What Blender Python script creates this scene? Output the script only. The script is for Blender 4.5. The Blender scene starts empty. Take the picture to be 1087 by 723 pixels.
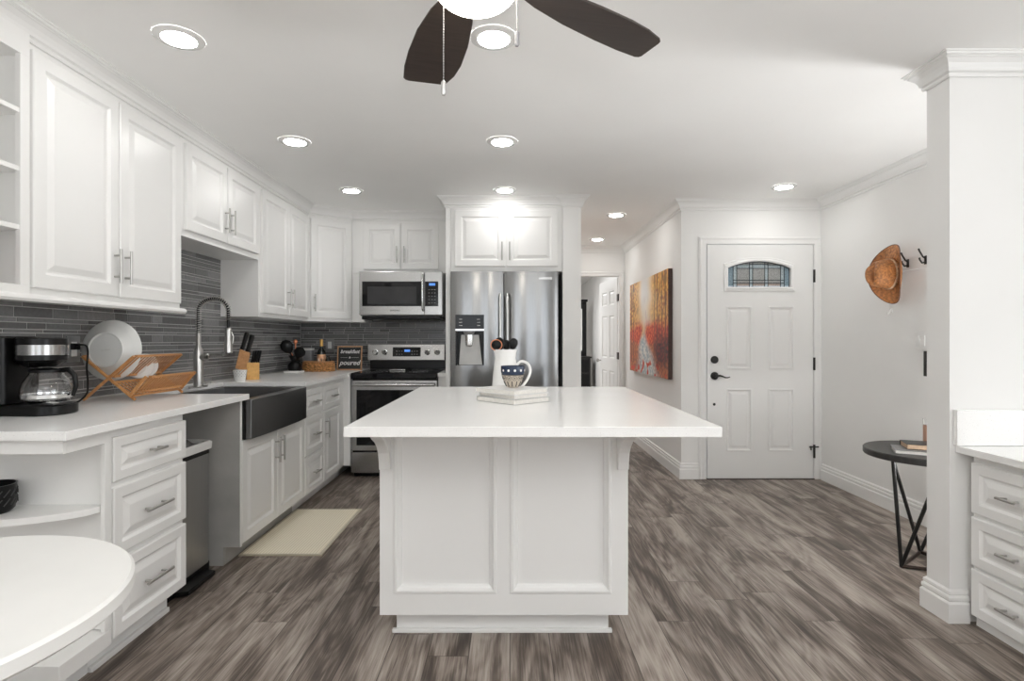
import bpy, bmesh, math, random
from mathutils import Vector, Matrix, noise
random.seed(7)
SC = bpy.context.scene
COL = SC.collection
PI = math.pi
H = 1.206                      # eye height
# ------------------------------------------------------------------ camera
cam_d = bpy.data.cameras.new('camera'); cam = bpy.data.objects.new('camera', cam_d); COL.objects.link(cam)
cam.location = (0, 0, H); cam.rotation_euler = (PI/2, 0, 0)
cam_d.sensor_width = 36; cam_d.lens = 590*36/1087; cam_d.shift_x = 2/1087; cam_d.shift_y = -0.5/1087
cam_d.clip_start = 0.05; cam_d.clip_end = 60
SC.camera = cam
# ------------------------------------------------------------------ world and lights
W = bpy.data.worlds.new('daylight'); SC.world = W; W.use_nodes = True
W.node_tree.nodes['Background'].inputs[0].default_value = (.82, .9, 1, 1)
W.node_tree.nodes['Background'].inputs[1].default_value = 1.2
def area_light(name, loc, rot, sx, sy, power, col=(1, 1, 1)):
    l = bpy.data.lights.new(name, 'AREA'); l.shape = 'RECTANGLE'; l.size = sx; l.size_y = sy; l.energy = power; l.color = col
    o = bpy.data.objects.new(name, l); COL.objects.link(o); o.location = loc; o.rotation_euler = rot; return o
DAY = 8
area_light('rear_window_daylight', (-1.15, -2.58, 1.35), (PI/2, 0, 0), 1.2, 1.8, DAY, (.96, .98, 1))
area_light('rear_glass_door_daylight', (1.5, -2.58, 1.2), (PI/2, 0, 0), 1.8, 2.1, DAY*1.4, (.96, .98, 1))
LAMP = 51                    # emission strength of the recessed lights
GLOBE = 22
SIDE = 31
area_light('side_window_daylight', (3.385, .1, 1.4), (PI/2, 0, PI/2), 2.2, 1.6, SIDE, (.97, .985, 1))
CEILING_FILL = 68
ENTRY = 19
area_light('entry_fill', (2.47, 2.63, .45), (PI, 0, 0), .4, .16, ENTRY)   # added fill light hidden behind the partition wall, lifts the entry
area_light('ceiling_fill', (.3, -.9, 1.25), (PI, 0, 0), .9, .9, CEILING_FILL)   # added unseen fill, aimed up behind the camera to brighten the ceiling
SC.view_settings.view_transform = 'Standard'; SC.view_settings.look = 'None'
SC.view_settings.exposure = 0.25; SC.view_settings.gamma = 1.0; SC.view_settings.use_curve_mapping = False
try:
    SC.cycles.use_denoising = True
    SC.cycles.max_bounces = 14; SC.cycles.diffuse_bounces = 10; SC.cycles.glossy_bounces = 5
    SC.cycles.sample_clamp_indirect = 6; SC.cycles.caustics_reflective = False; SC.cycles.caustics_refractive = False
except Exception: pass

# ------------------------------------------------------------------ materials
class G:
    def __init__(s, name):
        s.m = bpy.data.materials.new(name); s.m.use_nodes = True; s.nt = s.m.node_tree
        s.p = s.nt.nodes['Principled BSDF']
    def n(s, t, **k):
        x = s.nt.nodes.new(t)
        for a, b in k.items(): setattr(x, a, b)
        return x
    def put(s, sock, v):
        if v is None: return
        if isinstance(v, bpy.types.NodeSocket): s.nt.links.new(v, sock)
        else: sock.default_value = v
    def math(s, op, a, b=None, c=None):
        x = s.n('ShaderNodeMath', operation=op)
        for i, v in enumerate((a, b, c)): s.put(x.inputs[i], v)
        return x.outputs[0]
    def xyz(s, x, y, z):
        q = s.n('ShaderNodeCombineXYZ')
        for i, v in enumerate((x, y, z)): s.put(q.inputs[i], v)
        return q.outputs[0]
    def noise(s, vec, scale=5, detail=3, rough=.5, dist=0):
        x = s.n('ShaderNodeTexNoise'); s.put(x.inputs['Vector'], vec)
        x.inputs['Scale'].default_value = scale; x.inputs['Detail'].default_value = detail
        x.inputs['Roughness'].default_value = rough; x.inputs['Distortion'].default_value = dist
        return x.outputs['Fac']
    def ramp(s, f, stops):
        x = s.n('ShaderNodeValToRGB'); s.put(x.inputs[0], f); e = x.color_ramp.elements
        while len(e) < len(stops): e.new(.5)
        for i, (p, c) in enumerate(stops):
            e[i].position = p; e[i].color = (c[0], c[1], c[2], 1)
        return x.outputs[0]
    def mix(s, f, a, b, mode='MIX'):
        x = s.n('ShaderNodeMix', data_type='RGBA', blend_type=mode)
        s.put(x.inputs[0], f)
        for i, v in ((6, a), (7, b)):
            s.put(x.inputs[i], v if isinstance(v, bpy.types.NodeSocket) else (v[0], v[1], v[2], 1))
        return x.outputs[2]
    def obj(s): return s.n('ShaderNodeTexCoord').outputs['Object']
    def pos(s):
        q = s.n('ShaderNodeSeparateXYZ'); s.nt.links.new(s.n('ShaderNodeNewGeometry').outputs['Position'], q.inputs[0]); return q.outputs
    def bump(s, h, strength=.2, dist=.01):
        x = s.n('ShaderNodeBump'); x.inputs['Strength'].default_value = strength; x.inputs['Distance'].default_value = dist
        s.put(x.inputs['Height'], h); s.nt.links.new(x.outputs[0], s.p.inputs['Normal'])
def mat(name, col, rough=.5, metal=0, var=.06, scale=12, bump=0, spec=None, trans=0, emit=None, es=0, coat=0, ior=None, alpha=None):
    g = G(name)
    f = g.noise(g.obj(), scale, 4)
    lo = [c*(1-var) for c in col]; hi = [min(1, c*(1+var)) for c in col]
    g.put(g.p.inputs['Base Color'], g.ramp(f, [(.3, lo), (.7, hi)]))
    g.p.inputs['Roughness'].default_value = rough; g.p.inputs['Metallic'].default_value = metal
    if spec is not None: g.p.inputs['Specular IOR Level'].default_value = spec
    if trans: g.p.inputs['Transmission Weight'].default_value = trans
    if ior: g.p.inputs['IOR'].default_value = ior
    if coat: g.p.inputs['Coat Weight'].default_value = coat
    if alpha is not None: g.p.inputs['Alpha'].default_value = alpha
    if emit: g.p.inputs['Emission Color'].default_value = (*emit, 1); g.p.inputs['Emission Strength'].default_value = es
    if bump: g.bump(f, bump)
    return g.m
def brushed(name, col, rough, vertical=True, amt=.05):
    g = G(name); m = g.n('ShaderNodeMapping'); g.nt.links.new(g.obj(), m.inputs[0])
    m.inputs['Scale'].default_value = (160, 160, 1.5) if vertical else (1.5, 1.5, 220)
    f = g.noise(m.outputs[0], 1, 2)
    g.put(g.p.inputs['Base Color'], g.ramp(f, [(.3, [c*.93 for c in col]), (.7, col)]))
    g.p.inputs['Metallic'].default_value = 1
    r = g.math('MULTIPLY_ADD', f, amt*2, rough-amt); g.put(g.p.inputs['Roughness'], r)
    return g.m
def floor_mat():
    g = G('plank_floor'); x, y, z = g.pos()
    xs = g.math('DIVIDE', x, .158); row = g.math('FLOOR', xs); fx = g.math('FRACT', xs)
    w = g.n('ShaderNodeTexWhiteNoise', noise_dimensions='1D'); g.put(w.inputs['W'], row)
    ys = g.math('DIVIDE', g.math('MULTIPLY_ADD', w.outputs['Value'], 3.7, y), 1.2)
    col = g.math('FLOOR', ys); fy = g.math('FRACT', ys)
    w2 = g.n('ShaderNodeTexWhiteNoise', noise_dimensions='2D'); g.put(w2.inputs['Vector'], g.xyz(row, col, 0)); idv = w2.outputs['Value']
    ox = g.math('MULTIPLY_ADD', idv, 31, x); oy = g.math('MULTIPLY_ADD', idv, 57, y)
    big = g.noise(g.xyz(g.math('MULTIPLY', ox, 7), g.math('MULTIPLY', oy, 1.3), idv), 1, 2, .5, 1.4)
    ring = g.noise(g.xyz(g.math('MULTIPLY', ox, 5), g.math('MULTIPLY', oy, .9), g.math('ADD', idv, 7)), 1, 2, .5, .8)
    cath = g.math('MULTIPLY_ADD', g.math('SINE', g.math('MULTIPLY', ring, 75)), .5, .5)
    med = g.noise(g.xyz(g.math('MULTIPLY', ox, 46), g.math('MULTIPLY', oy, 2.2), idv), 1, 5, .62, 1.2)
    fine = g.noise(g.xyz(g.math('MULTIPLY', ox, 170), g.math('MULTIPLY', oy, 5), idv), 1, 3, .6, .6)
    def cen(f, k): return g.math('MULTIPLY', g.math('SUBTRACT', f, .5), k)
    v = g.math('ADD', g.math('ADD', g.math('ADD', cen(big, 1.5), cen(med, .85)), g.math('ADD', cen(fine, .75), cen(cath, .12))), g.math('MULTIPLY_ADD', g.math('SUBTRACT', idv, .5), .22, .5))
    c = g.ramp(v, [(.08, (.058, .043, .035)), (.34, (.118, .093, .077)), (.5, (.212, .174, .148)), (.66, (.300, .255, .222)), (.92, (.43, .38, .335))])
    # seams
    ex = g.math('MINIMUM', fx, g.math('SUBTRACT', 1, fx)); ey = g.math('MINIMUM', fy, g.math('SUBTRACT', 1, fy))
    sx = g.math('LESS_THAN', ex, .011); sy = g.math('LESS_THAN', ey, .0012)
    seam = g.math('MAXIMUM', sx, sy)
    g.put(g.p.inputs['Base Color'], g.mix(g.math('MULTIPLY', seam, .7), c, (.03, .022, .018)))
    g.put(g.p.inputs['Roughness'], g.math('MULTIPLY_ADD', med, .2, .33))
    g.p.inputs['Specular IOR Level'].default_value = .4
    g.bump(g.math('SUBTRACT', g.math('MULTIPLY', med, .5), seam), .25, .002)
    return g.m
def quartz():
    g = G('white_quartz'); o = g.obj(); f = g.noise(o, 2.5, 4); s = g.noise(o, 260, 2, .6)
    c = g.ramp(f, [(.3, (.88, .88, .87)), (.7, (.92, .92, .915))])
    g.put(g.p.inputs['Base Color'], g.mix(g.math('MULTIPLY', g.math('GREATER_THAN', s, .66), .35), c, (.5, .5, .49)))
    g.p.inputs['Roughness'].default_value = .2; g.p.inputs['Specular IOR Level'].default_value = .3
    return g.m
def wood(name, a, b, rough=.45, sc=(30, 3, 30)):
    g = G(name); m = g.n('ShaderNodeMapping'); g.nt.links.new(g.obj(), m.inputs[0]); m.inputs['Scale'].default_value = sc
    f = g.noise(m.outputs[0], 1.5, 4, .55, .8)
    g.put(g.p.inputs['Base Color'], g.ramp(f, [(.3, a), (.7, b)])); g.p.inputs['Roughness'].default_value = rough; return g.m
def rug_mat():
    g = G('woven_cream'); x, y, z = g.pos()
    a = g.math('SINE', g.math('MULTIPLY', g.math('ADD', x, y), 190)); b = g.math('SINE', g.math('MULTIPLY', g.math('SUBTRACT', x, y), 190))
    f = g.math('MULTIPLY_ADD', g.math('MULTIPLY', a, b), .5, .5)
    g.put(g.p.inputs['Base Color'], g.ramp(f, [(.2, (.66, .59, .45)), (.7, (.88, .83, .69))]))
    g.p.inputs['Roughness'].default_value = .9; g.bump(f, .5, .003); return g.m
def attr_mat(name, rough):
    g = G(name); a = g.n('ShaderNodeVertexColor'); a.layer_name = 'Col'
    f = g.noise(g.obj(), 60, 3)
    g.put(g.p.inputs['Base Color'], g.mix(.18, a.outputs[0], g.ramp(f, [(.3, (.2, .2, .2)), (.7, (.8, .8, .8))]), 'OVERLAY'))
    g.p.inputs['Roughness'].default_value = rough; return g.m

M = {}
M['cab'] = mat('white_cabinet_paint', (.85, .85, .84), .32, var=.012, scale=3)
M['cabin'] = mat('cabinet_interior', (.66, .66, .64), .5, var=.03, scale=4)
M['wall'] = mat('wall_paint', (.86, .86, .85), .75, var=.012, scale=2)
M['ceil'] = mat('ceiling_paint', (.92, .92, .91), .85, var=.012, scale=2)
M['trim'] = mat('trim_paint', (.85, .85, .84), .4, var=.01, scale=3)
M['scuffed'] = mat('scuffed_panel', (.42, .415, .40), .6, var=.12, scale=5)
M['floor'] = floor_mat(); M['quartz'] = quartz()
M['tabletop'] = mat('white_laminate', (.80, .80, .785), .4, var=.01)
M['steel'] = brushed('brushed_steel', (.26, .26, .257), .18, amt=.03)
M['steelh'] = brushed('brushed_steel_horizontal', (.44, .435, .425), .24, False)
M['sinksteel'] = mat('sink_steel', (.24, .24, .24), .3, 1, var=.03, scale=2)
M['can_steel'] = brushed('trash_can_steel', (.50, .50, .49), .42)
M['bright'] = mat('satin_steel', (.66, .66, .65), .28, 1, var=.02)
M['chrome'] = mat('polished_chrome', (.75, .75, .74), .12, 1, var=.02)
M['nickel'] = mat('satin_nickel', (.50, .49, .47), .3, 1, var=.04)
M['black'] = mat('black_plastic', (.006, .006, .006), .28, var=.2, spec=.25)
M['blackm'] = mat('black_matte_metal', (.018, .017, .016), .45, .3, var=.2)
M['blackglass'] = mat('black_glass', (.005, .005, .006), .07, var=.1, spec=.28)
M['greyglass'] = mat('oven_window_glass', (.035, .035, .037), .1, var=.1, spec=.3)
M['grey'] = mat('grey_plastic', (.25, .25, .25), .4)
M['lgrey'] = mat('light_grey_plastic', (.5, .5, .49), .4)
M['white'] = mat('glossy_white', (.84, .84, .83), .2, var=.01)
M['ceramic'] = mat('pale_ceramic', (.66, .67, .66), .15, var=.02)
M['paper'] = mat('book_pages', (.78, .76, .72), .8, var=.06, scale=90)
M['cover'] = mat('white_book_cover', (.74, .74, .73), .4, var=.03)
M['tanpaper'] = mat('tan_pages', (.50, .36, .25), .8, var=.1, scale=80)
M['glass'] = mat('clear_glass', (1, 1, 1), .02, trans=1, var=0, ior=1.45)
M['water'] = mat('coffee_residue', (.12, .10, .09), .1, trans=.6, var=.1)
M['bamboo'] = wood('bamboo', (.42, .19, .065), (.60, .31, .12))
M['bamboo2'] = wood('pale_bamboo', (.62, .33, .09), (.80, .48, .16))
M['redwood'] = wood('warm_wood', (.36, .17, .07), (.47, .24, .11))
M['frame'] = wood('light_wood_frame', (.45, .24, .12), (.60, .36, .2))
M['darkwood'] = wood('espresso_wood', (.030, .020, .016), (.052, .036, .029), .42, (4, 40, 4))
M['tablewood'] = wood('charcoal_wood', (.022, .021, .020), (.045, .043, .041), .4, (3, 30, 3))
M['rust'] = mat('dark_bronze', (.035, .022, .016), .45, .6, var=.3)
M['rug'] = rug_mat()
M['wicker'] = mat('wicker', (.50, .25, .09), .7, var=.7, scale=55, bump=.4)
M['straw'] = mat('woven_leather_straw', (.42, .17, .055), .5, var=.5, scale=70, bump=.5)
M['hatband'] = mat('braided_hatband', (.62, .42, .26), .5, var=.5, scale=90, bump=.4)
M['hatedge'] = mat('dark_leather_edge', (.12, .045, .02), .5)
M['tile'] = attr_mat('grey_glass_tile', .2); M['grout'] = mat('grout', (.50, .50, .49), .9)
M['paint'] = attr_mat('painted_canvas', .5)
M['chalk'] = mat('chalkboard', (.02, .021, .021), .6); M['chalkw'] = mat('chalk_white', (.8, .8, .8), .8)
M['navy'] = mat('navy_glaze', (.02, .035, .075), .2); M['cream'] = mat('cream_glaze', (.62, .55, .46), .25, var=.05)
M['copper'] = mat('rose_copper', (.65, .24, .12), .3, .8)
M['gold'] = mat('gold_foil', (.62, .36, .10), .35, .5); M['label'] = mat('bottle_label', (.75, .42, .24), .5, var=.3, scale=40)
M['labelw'] = mat('bottle_label_pale', (.80, .72, .60), .5)
M['bottle'] = mat('dark_bottle_glass', (.006, .008, .006), .06, spec=.7)
M['wax'] = mat('peach_wax', (.55, .33, .24), .5); M['greycloth'] = mat('crumpled_bag', (.16, .16, .16), .6, var=.35, scale=20, bump=.5)
M['acrylic'] = mat('smoky_acrylic', (.30, .30, .31), .15, var=.15)
M['blue'] = mat('blue_display', (.02, .05, .12), .3, emit=(.1, .3, .9), es=.9)
M['slate'] = mat('dark_grey_board', (.05, .05, .05), .5)
M['globe'] = mat('lit_globe', (.9, .88, .84), .3, emit=(1, .93, .82), es=GLOBE)
M['lens'] = mat('lit_lens', (.9, .9, .9), .3, emit=(1, .985, .96), es=LAMP)
M['lead'] = mat('lead_came', (.03, .04, .045), .4, .5)
for k, c in {'gblue': (.28, .38, .43), 'glight': (.50, .58, .60), 'gclear': (.42, .42, .40), 'gtan': (.46, .38, .33)}.items():
    M[k] = mat('art_glass_' + k[1:], c, .25, var=.25, scale=120, bump=.3, trans=.35)
M['pane'] = mat('window_pane', (1, 1, 1), .0, trans=1, var=0, ior=1.05)
M['outlet'] = mat('steel_plate', (.30, .31, .31), .3, .5)

# ------------------------------------------------------------------ mesh helpers
class B:
    def __init__(s, T=None): s.bm = bmesh.new(); s.T = T or Matrix(); s.mi = 0
    def v(s, p): return s.bm.verts.new(s.T @ Vector(p))
    def f(s, vs):
        try:
            q = s.bm.faces.new(vs); q.material_index = s.mi; return q
        except ValueError: return None
    def box(s, a, b):
        (x0, y0, z0), (x1, y1, z1) = a, b
        V = [s.v(p) for p in ((x0,y0,z0),(x1,y0,z0),(x1,y1,z0),(x0,y1,z0),(x0,y0,z1),(x1,y0,z1),(x1,y1,z1),(x0,y1,z1))]
        for q in ((0,1,2,3),(4,5,6,7),(0,1,5,4),(1,2,6,5),(2,3,7,6),(3,0,4,7)): s.f([V[i] for i in q])
        return s
    def loops(s, rings, cap0=True, cap1=True, closed=True):
        R = [[s.v(p) for p in r] for r in rings]
        n = len(R[0])
        for a, b in zip(R, R[1:]):
            for i in range(n if closed else n-1): s.f([a[i], a[(i+1) % n], b[(i+1) % n], b[i]])
        if cap0: s.f(R[0])
        if cap1: s.f(R[-1])
        return s
    def tube(s, pts, r, seg=8, cap=True, closed=False):
        pts = [Vector(p) for p in pts]; n = len(pts); rs = r if isinstance(r, (list, tuple)) else [r]*n
        rings = []; up = None
        for i, p in enumerate(pts):
            if closed: d = pts[(i+1) % n]-pts[i-1]
            else: d = pts[min(i+1, n-1)]-pts[max(i-1, 0)]
            d = d.normalized() if d.length > 1e-9 else Vector((0, 0, 1))
            if up is None: up = Vector((0, 0, 1)) if abs(d.z) < .9 else Vector((1, 0, 0))
            a = (up - d*up.dot(d)).normalized(); up = a; b = d.cross(a)
            rings.append([p+a*math.cos(t)*rs[i]+b*math.sin(t)*rs[i] for t in [2*PI*k/seg for k in range(seg)]])
        if closed: rings.append(rings[0]); return s.loops(rings, False, False)
        return s.loops(rings, cap, cap)
    def lathe(s, prof, c=(0, 0, 0), seg=24, cap0=True, cap1=True, sx=1, sy=1):
        c = Vector(c)
        return s.loops([[c+Vector((math.cos(t)*r*sx, math.sin(t)*r*sy, z)) for t in [2*PI*k/seg for k in range(seg)]] for r, z in prof], cap0, cap1)
    def prism(s, poly, axis, a, b):
        def P(u, v, w): return {'x': (w, u, v), 'y': (u, w, v), 'z': (u, v, w)}[axis]
        return s.loops([[P(u, v, a) for u, v in poly], [P(u, v, b) for u, v in poly]])
    def panel(s, x0, x1, z0, z1, d0, t=.02, fr=.058):
        # raised-panel front: x across, z up, y outward
        R = [(0, 0), (0, t-.004), (.004, t), (fr-.004, t), (fr, t-.004), (fr+.006, t-.010), (fr+.014, t-.010), (fr+.036, t-.002), (fr+.040, t-.001)]
        m = min(x1-x0, z1-z0)/2-.004; k = min(1, m/(fr+.045)); R = [(i*k if i > .005 else i, d) for i, d in R]
        rings = [[(x0+i, d0+d, z0+i), (x1-i, d0+d, z0+i), (x1-i, d0+d, z1-i), (x0+i, d0+d, z1-i)] for i, d in R]
        return s.loops(rings)
    def sweep(s, path, prof, closed=False):
        # horizontal path of (x, y); profile of (out, z); out is to the left of travel
        n = len(path); P = [Vector(p) for p in path]; nor = []
        for i in range(n):
            ds = []
            if i > 0 or closed: ds.append((P[i]-P[i-1]).normalized())
            if i < n-1 or closed: ds.append((P[(i+1) % n]-P[i]).normalized())
            ns = [Vector((-d.y, d.x)) for d in ds]
            if len(ns) == 2:
                m = (ns[0]+ns[1]).normalized(); m = m/max(.3, m.dot(ns[0]))
            else: m = ns[0]
            nor.append(m)
        rings = [[(P[i].x+nor[i].x*o, P[i].y+nor[i].y*o, z) for o, z in prof] for i in range(n)]
        if closed: rings.append(rings[0]); return s.loops(rings, False, False)
        return s.loops(rings)
ORG = {}
def props(o, label=None, cat=None, group=None, kind=None):
    if label: o['label'] = label
    if cat: o['category'] = cat
    if group: o['group'] = group
    if kind: o['kind'] = kind
    return o
def thing(name, loc, label, cat, group=None, kind=None):
    o = bpy.data.objects.new(name, None); COL.objects.link(o); o.location = loc; o.empty_display_size = .05
    ORG[o] = Vector(loc); return props(o, label, cat, group, kind)
def build(b, name, m, parent=None, bevel=0, smooth=False, label=None, cat=None, group=None, kind=None, solid=0):
    bm = b.bm
    bmesh.ops.recalc_face_normals(bm, faces=bm.faces)
    co = [v.co for v in bm.verts]
    mn = Vector([min(c[i] for c in co) for i in range(3)]); mx = Vector([max(c[i] for c in co) for i in range(3)])
    org = Vector(((mn.x+mx.x)/2, (mn.y+mx.y)/2, mn.z))
    for v in bm.verts: v.co -= org
    me = bpy.data.meshes.new(name)
    bm.to_mesh(me); bm.free()
    for q in (m if isinstance(m, (list, tuple)) else [m]): me.materials.append(M[q] if isinstance(q, str) else q)
    if smooth:
        for p in me.polygons: p.use_smooth = True
        try: me.set_sharp_from_angle(angle=math.radians(38))
        except Exception: pass
    o = bpy.data.objects.new(name, me); COL.objects.link(o); ORG[o] = org
    if parent is not None: o.parent = parent; o.location = org-ORG[parent]
    else: o.location = org
    if solid:
        q = o.modifiers.new('solid', 'SOLIDIFY'); q.thickness = solid; q.offset = 0
    if bevel:
        q = o.modifiers.new('bevel', 'BEVEL'); q.width = bevel; q.segments = 2; q.limit_method = 'ANGLE'; q.angle_limit = .7
    return props(o, label, cat, group, kind)
def box(name, a, b, m, parent=None, bevel=0, **k): return build(B().box(a, b), name, m, parent, bevel, **k)
def dup(root, delta=(0, 0, 0), rotz=0, label=None):
    r = root.copy(); COL.objects.link(r); r.location = root.location+Vector(delta); r.rotation_euler[2] += rotz
    if label: r['label'] = label
    def kids(a, b):
        for ch in [c for c in SC.objects if c.parent == a]:
            q = ch.copy(); COL.objects.link(q); q.parent = b; kids(ch, q)
    kids(root, r); return r
def text(name, s, size, T, m, parent, depth=.0008, shear=0, ax='CENTER', off=0):
    c = bpy.data.curves.new(name, 'FONT'); c.body = s; c.size = size; c.extrude = depth; c.align_x = ax; c.align_y = 'CENTER'; c.shear = shear; c.offset = off
    c.resolution_u = 3
    t = bpy.data.objects.new(name, c); COL.objects.link(t)
    bpy.context.view_layer.update()
    me = bpy.data.meshes.new_from_object(t.evaluated_get(bpy.context.evaluated_depsgraph_get()))
    bpy.data.objects.remove(t)
    me.transform(T); me.materials.clear(); me.materials.append(M[m])
    o = bpy.data.objects.new(name, me); COL.objects.link(o)
    org = Vector((T.translation.x, T.translation.y, T.translation.z)); me.transform(Matrix.Translation(-org)); ORG[o] = org
    if parent is not None: o.parent = parent; o.location = org-ORG[parent]
    else: o.location = org
    return o
def frame(origin, u, n):
    u = Vector(u).normalized(); n = Vector(n).normalized()
    T = Matrix(((u.x, n.x, 0, origin[0]), (u.y, n.y, 0, origin[1]), (0, 0, 1, origin[2]), (0, 0, 0, 1)))
    return T
FRONT = Matrix(((1, 0, 0, 0), (0, 0, -1, 0), (0, 1, 0, 0), (0, 0, 0, 1)))   # text plane facing -y
def txt_front(x, y, z): return Matrix.Translation((x, y, z)) @ FRONT

# ================================================================== THE ROOM
CZ = 2.42
XL, YB = -2.10, 5.56
box('floor', (-2.2, -2.7, -.05), (3.5, 12.6, 0), 'floor', kind='structure')
box('ceiling', (-2.2, -2.7, CZ), (3.5, 12.6, CZ+.08), 'ceil', kind='structure')
box('wall_left', (-2.2, -2.7, 0), (XL, 5.66, CZ), 'wall', kind='structure')
box('wall_back', (XL, YB, 0), (.44, 5.66, CZ), 'wall', kind='structure')
box('wall_hall_left', (.445, 4.70, 0), (.60, 7.20, CZ), 'wall', kind='structure')
box('wall_hall_right', (1.486, 4.83, 0), (1.60, 7.20, CZ), 'wall', kind='structure')
b = B(); b.box((.445, 7.20, 0), (.62, 7.32, CZ)); b.box((1.415, 7.20, 0), (1.60, 7.32, CZ)); b.box((.62, 7.20, 2.035), (1.415, 7.32, CZ))
build(b, 'wall_hall_end', 'wall', kind='structure')
b = B(); b.box((1.60, 4.83, 0), (1.70, 4.95, CZ)); b.box((2.632, 4.83, 0), (2.80, 4.95, CZ)); b.box((1.70, 4.83, 2.04), (2.632, 4.95, CZ))
build(b, 'wall_entry', 'wall', kind='structure')
box('wall_right', (2.70, 2.51, 0), (2.80, 4.83, CZ), 'wall', kind='structure')
box('wall_partition', (1.882, 2.38, 0), (3.5, 2.51, CZ), 'wall', kind='structure')
b = B(); b.box((3.4, -2.7, 0), (3.5, -1.0, CZ)); b.box((3.4, 1.2, 0), (3.5, 2.38, CZ)); b.box((3.4, -1.0, 0), (3.5, 1.2, .6)); b.box((3.4, -1.0, 2.2), (3.5, 1.2, CZ))
build(b, 'wall_dining_right', 'wall', kind='structure')
w = thing('window_3', (3.45, .1, .6), 'white framed window in the dining side wall', 'window', kind='structure')
b = B()
for y in (-1.0, .075, 1.15): b.box((3.43, y, .6), (3.48, y+.05, 2.2))
b.box((3.43, -1.0, .6), (3.48, 1.2, .65)); b.box((3.43, -1.0, 2.15), (3.48, 1.2, 2.2)); build(b, 'window_frame', 'trim', w)
box('pane', (3.452, -.96, .64), (3.456, 1.16, 2.16), 'pane', w)
b = B()
for a in ((-2.1, -1.8), (-.5, .5), (2.5, 3.4)): b.box((a[0], -2.7, 0), (a[1], -2.6, CZ))
b.box((-1.8, -2.7, 0), (-.5, -2.6, .4)); b.box((-1.8, -2.7, 2.3), (-.5, -2.6, CZ)); b.box((.5, -2.7, 2.3), (2.5, -2.6, CZ))
build(b, 'wall_rear', 'wall', kind='structure')
for i, (x0, x1, z0) in enumerate(((-1.8, -.5, .4), (.5, 2.5, 0))):
    w = thing('window_%d' % (i+1), ((x0+x1)/2, -2.65, z0), 'white framed window in the rear wall', 'window', kind='structure')
    b = B(); xm = (x0+x1)/2
    for q in ((x0, x0+.05), (xm-.03, xm+.03), (x1-.05, x1)): b.box((q[0], -2.68, z0), (q[1], -2.63, 2.3))
    b.box((x0, -2.68, z0), (x1, -2.63, z0+.05)); b.box((x0, -2.68, 2.25), (x1, -2.63, 2.3)); build(b, 'window_frame', 'trim', w)
    box('pane', (x0+.04, -2.662, z0+.04), (x1-.04, -2.658, 2.26), 'pane', w)
# room beyond the hall
box('wall_bedroom_right', (1.60, 7.32, 0), (1.70, 12.5, CZ), 'wall', kind='structure')
box('wall_bedroom_left', (-1.1, 7.32, 0), (-1.0, 12.5, CZ), 'wall', kind='structure')
box('wall_bedroom_back', (-1.1, 12.5, 0), (1.7, 12.6, CZ), 'wall', kind='structure')
box('wall_bedroom_near', (-1.0, 7.20, 0), (.44, 7.32, CZ), 'wall', kind='structure')

# crown moulding
CP = [(0, CZ), (0, CZ-.090), (.008, CZ-.090), (.012, CZ-.084), (.012, CZ-.076), (.007, CZ-.073), (.018, CZ-.068), (.021, CZ-.056), (.030, CZ-.040), (.044, CZ-.026), (.051, CZ-.023), (.047, CZ-.019), (.058, CZ-.015), (.060, CZ-.008), (.066, CZ-.006), (.066, CZ)]
def crown(name, path): build(B().sweep(path[::-1], CP), name, 'trim', kind='structure')
crown('trim_1', [(-1.818, .9), (-1.818, 4.995), (-1.497, 5.262), (-.548, 5.262)])
crown('trim_2', [(-.548, 5.26), (-.548, 4.722), (.446, 4.722), (.446, 4.70), (.602, 4.70), (.602, 7.13)])
crown('trim_3', [(.604, 7.198), (1.484, 7.198), (1.484, 4.828), (2.698, 4.828), (2.698, 2.513), (1.90, 2.513)][:5] + [])
crown('trim_4', [(2.69, 2.512), (1.880, 2.512), (1.880, 2.378), (3.39, 2.378)])
# baseboards
BP = [(0, 0), (.017, 0), (.017, .082), (.013, .088), (.009, .090), (.013, .096), (.013, .108), (.010, .114), (.006, .116), (.009, .122), (.008, .132), (0, .140)]
def base(name, path): build(B().sweep(path[::-1], BP), name, 'trim', kind='structure')
base('baseboard_hall_left', [(.602, 4.698), (.602, 7.19)])
base('baseboard_hall_right', [(1.484, 7.19), (1.484, 4.828), (1.633, 4.828)])
base('baseboard_right', [(2.698, 4.80), (2.698, 2.515)])
base('baseboard_partition', [(2.68, 2.512), (1.880, 2.512), (1.880, 2.378), (1.955, 2.378)])
base('baseboard_bedroom', [(-.99, 12.49), (1.59, 12.49), (1.59, 8.1)])

# backsplash tiles on the left and back walls
def tile_strip(bm_b, lay, length, z0, z1, place, seed):
    rnd = random.Random(seed); pat = [.046, .021, .030, .016, .046, .016, .030, .021]
    z = z1; k = 0
    while z > z0+.004:
        h = min(pat[k % len(pat)], z-z0-.001); s = -rnd.random()*.2; k += 1
        while s < length:
            w = rnd.choice([.10, .15, .20, .25, .30]); a = max(0, s); e = min(length, s+w-.0048)
            if e-a > .004:
                g = rnd.choice([.13, .155, .175, .195, .215, .25]); cc = (g, g*1.0, g*1.01, 1)
                vs = [bm_b.v(place(*p)) for p in ((a, .002, z-h+.0035), (e, .002, z-h+.0035), (e, .002, z), (a, .002, z))]
                ou = [bm_b.v(place(*p)) for p in ((a+.001, .0055, z-h+.0045), (e-.001, .0055, z-h+.0045), (e-.001, .0055, z-.001), (a+.001, .0055, z-.001))]
                fs = [bm_b.f(ou)]+[bm_b.f([vs[i], vs[(i+1) % 4], ou[(i+1) % 4], ou[i]]) for i in range(4)]
                for f in fs:
                    for l in f.loops: l[lay] = cc
            s += w
        z -= h
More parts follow.
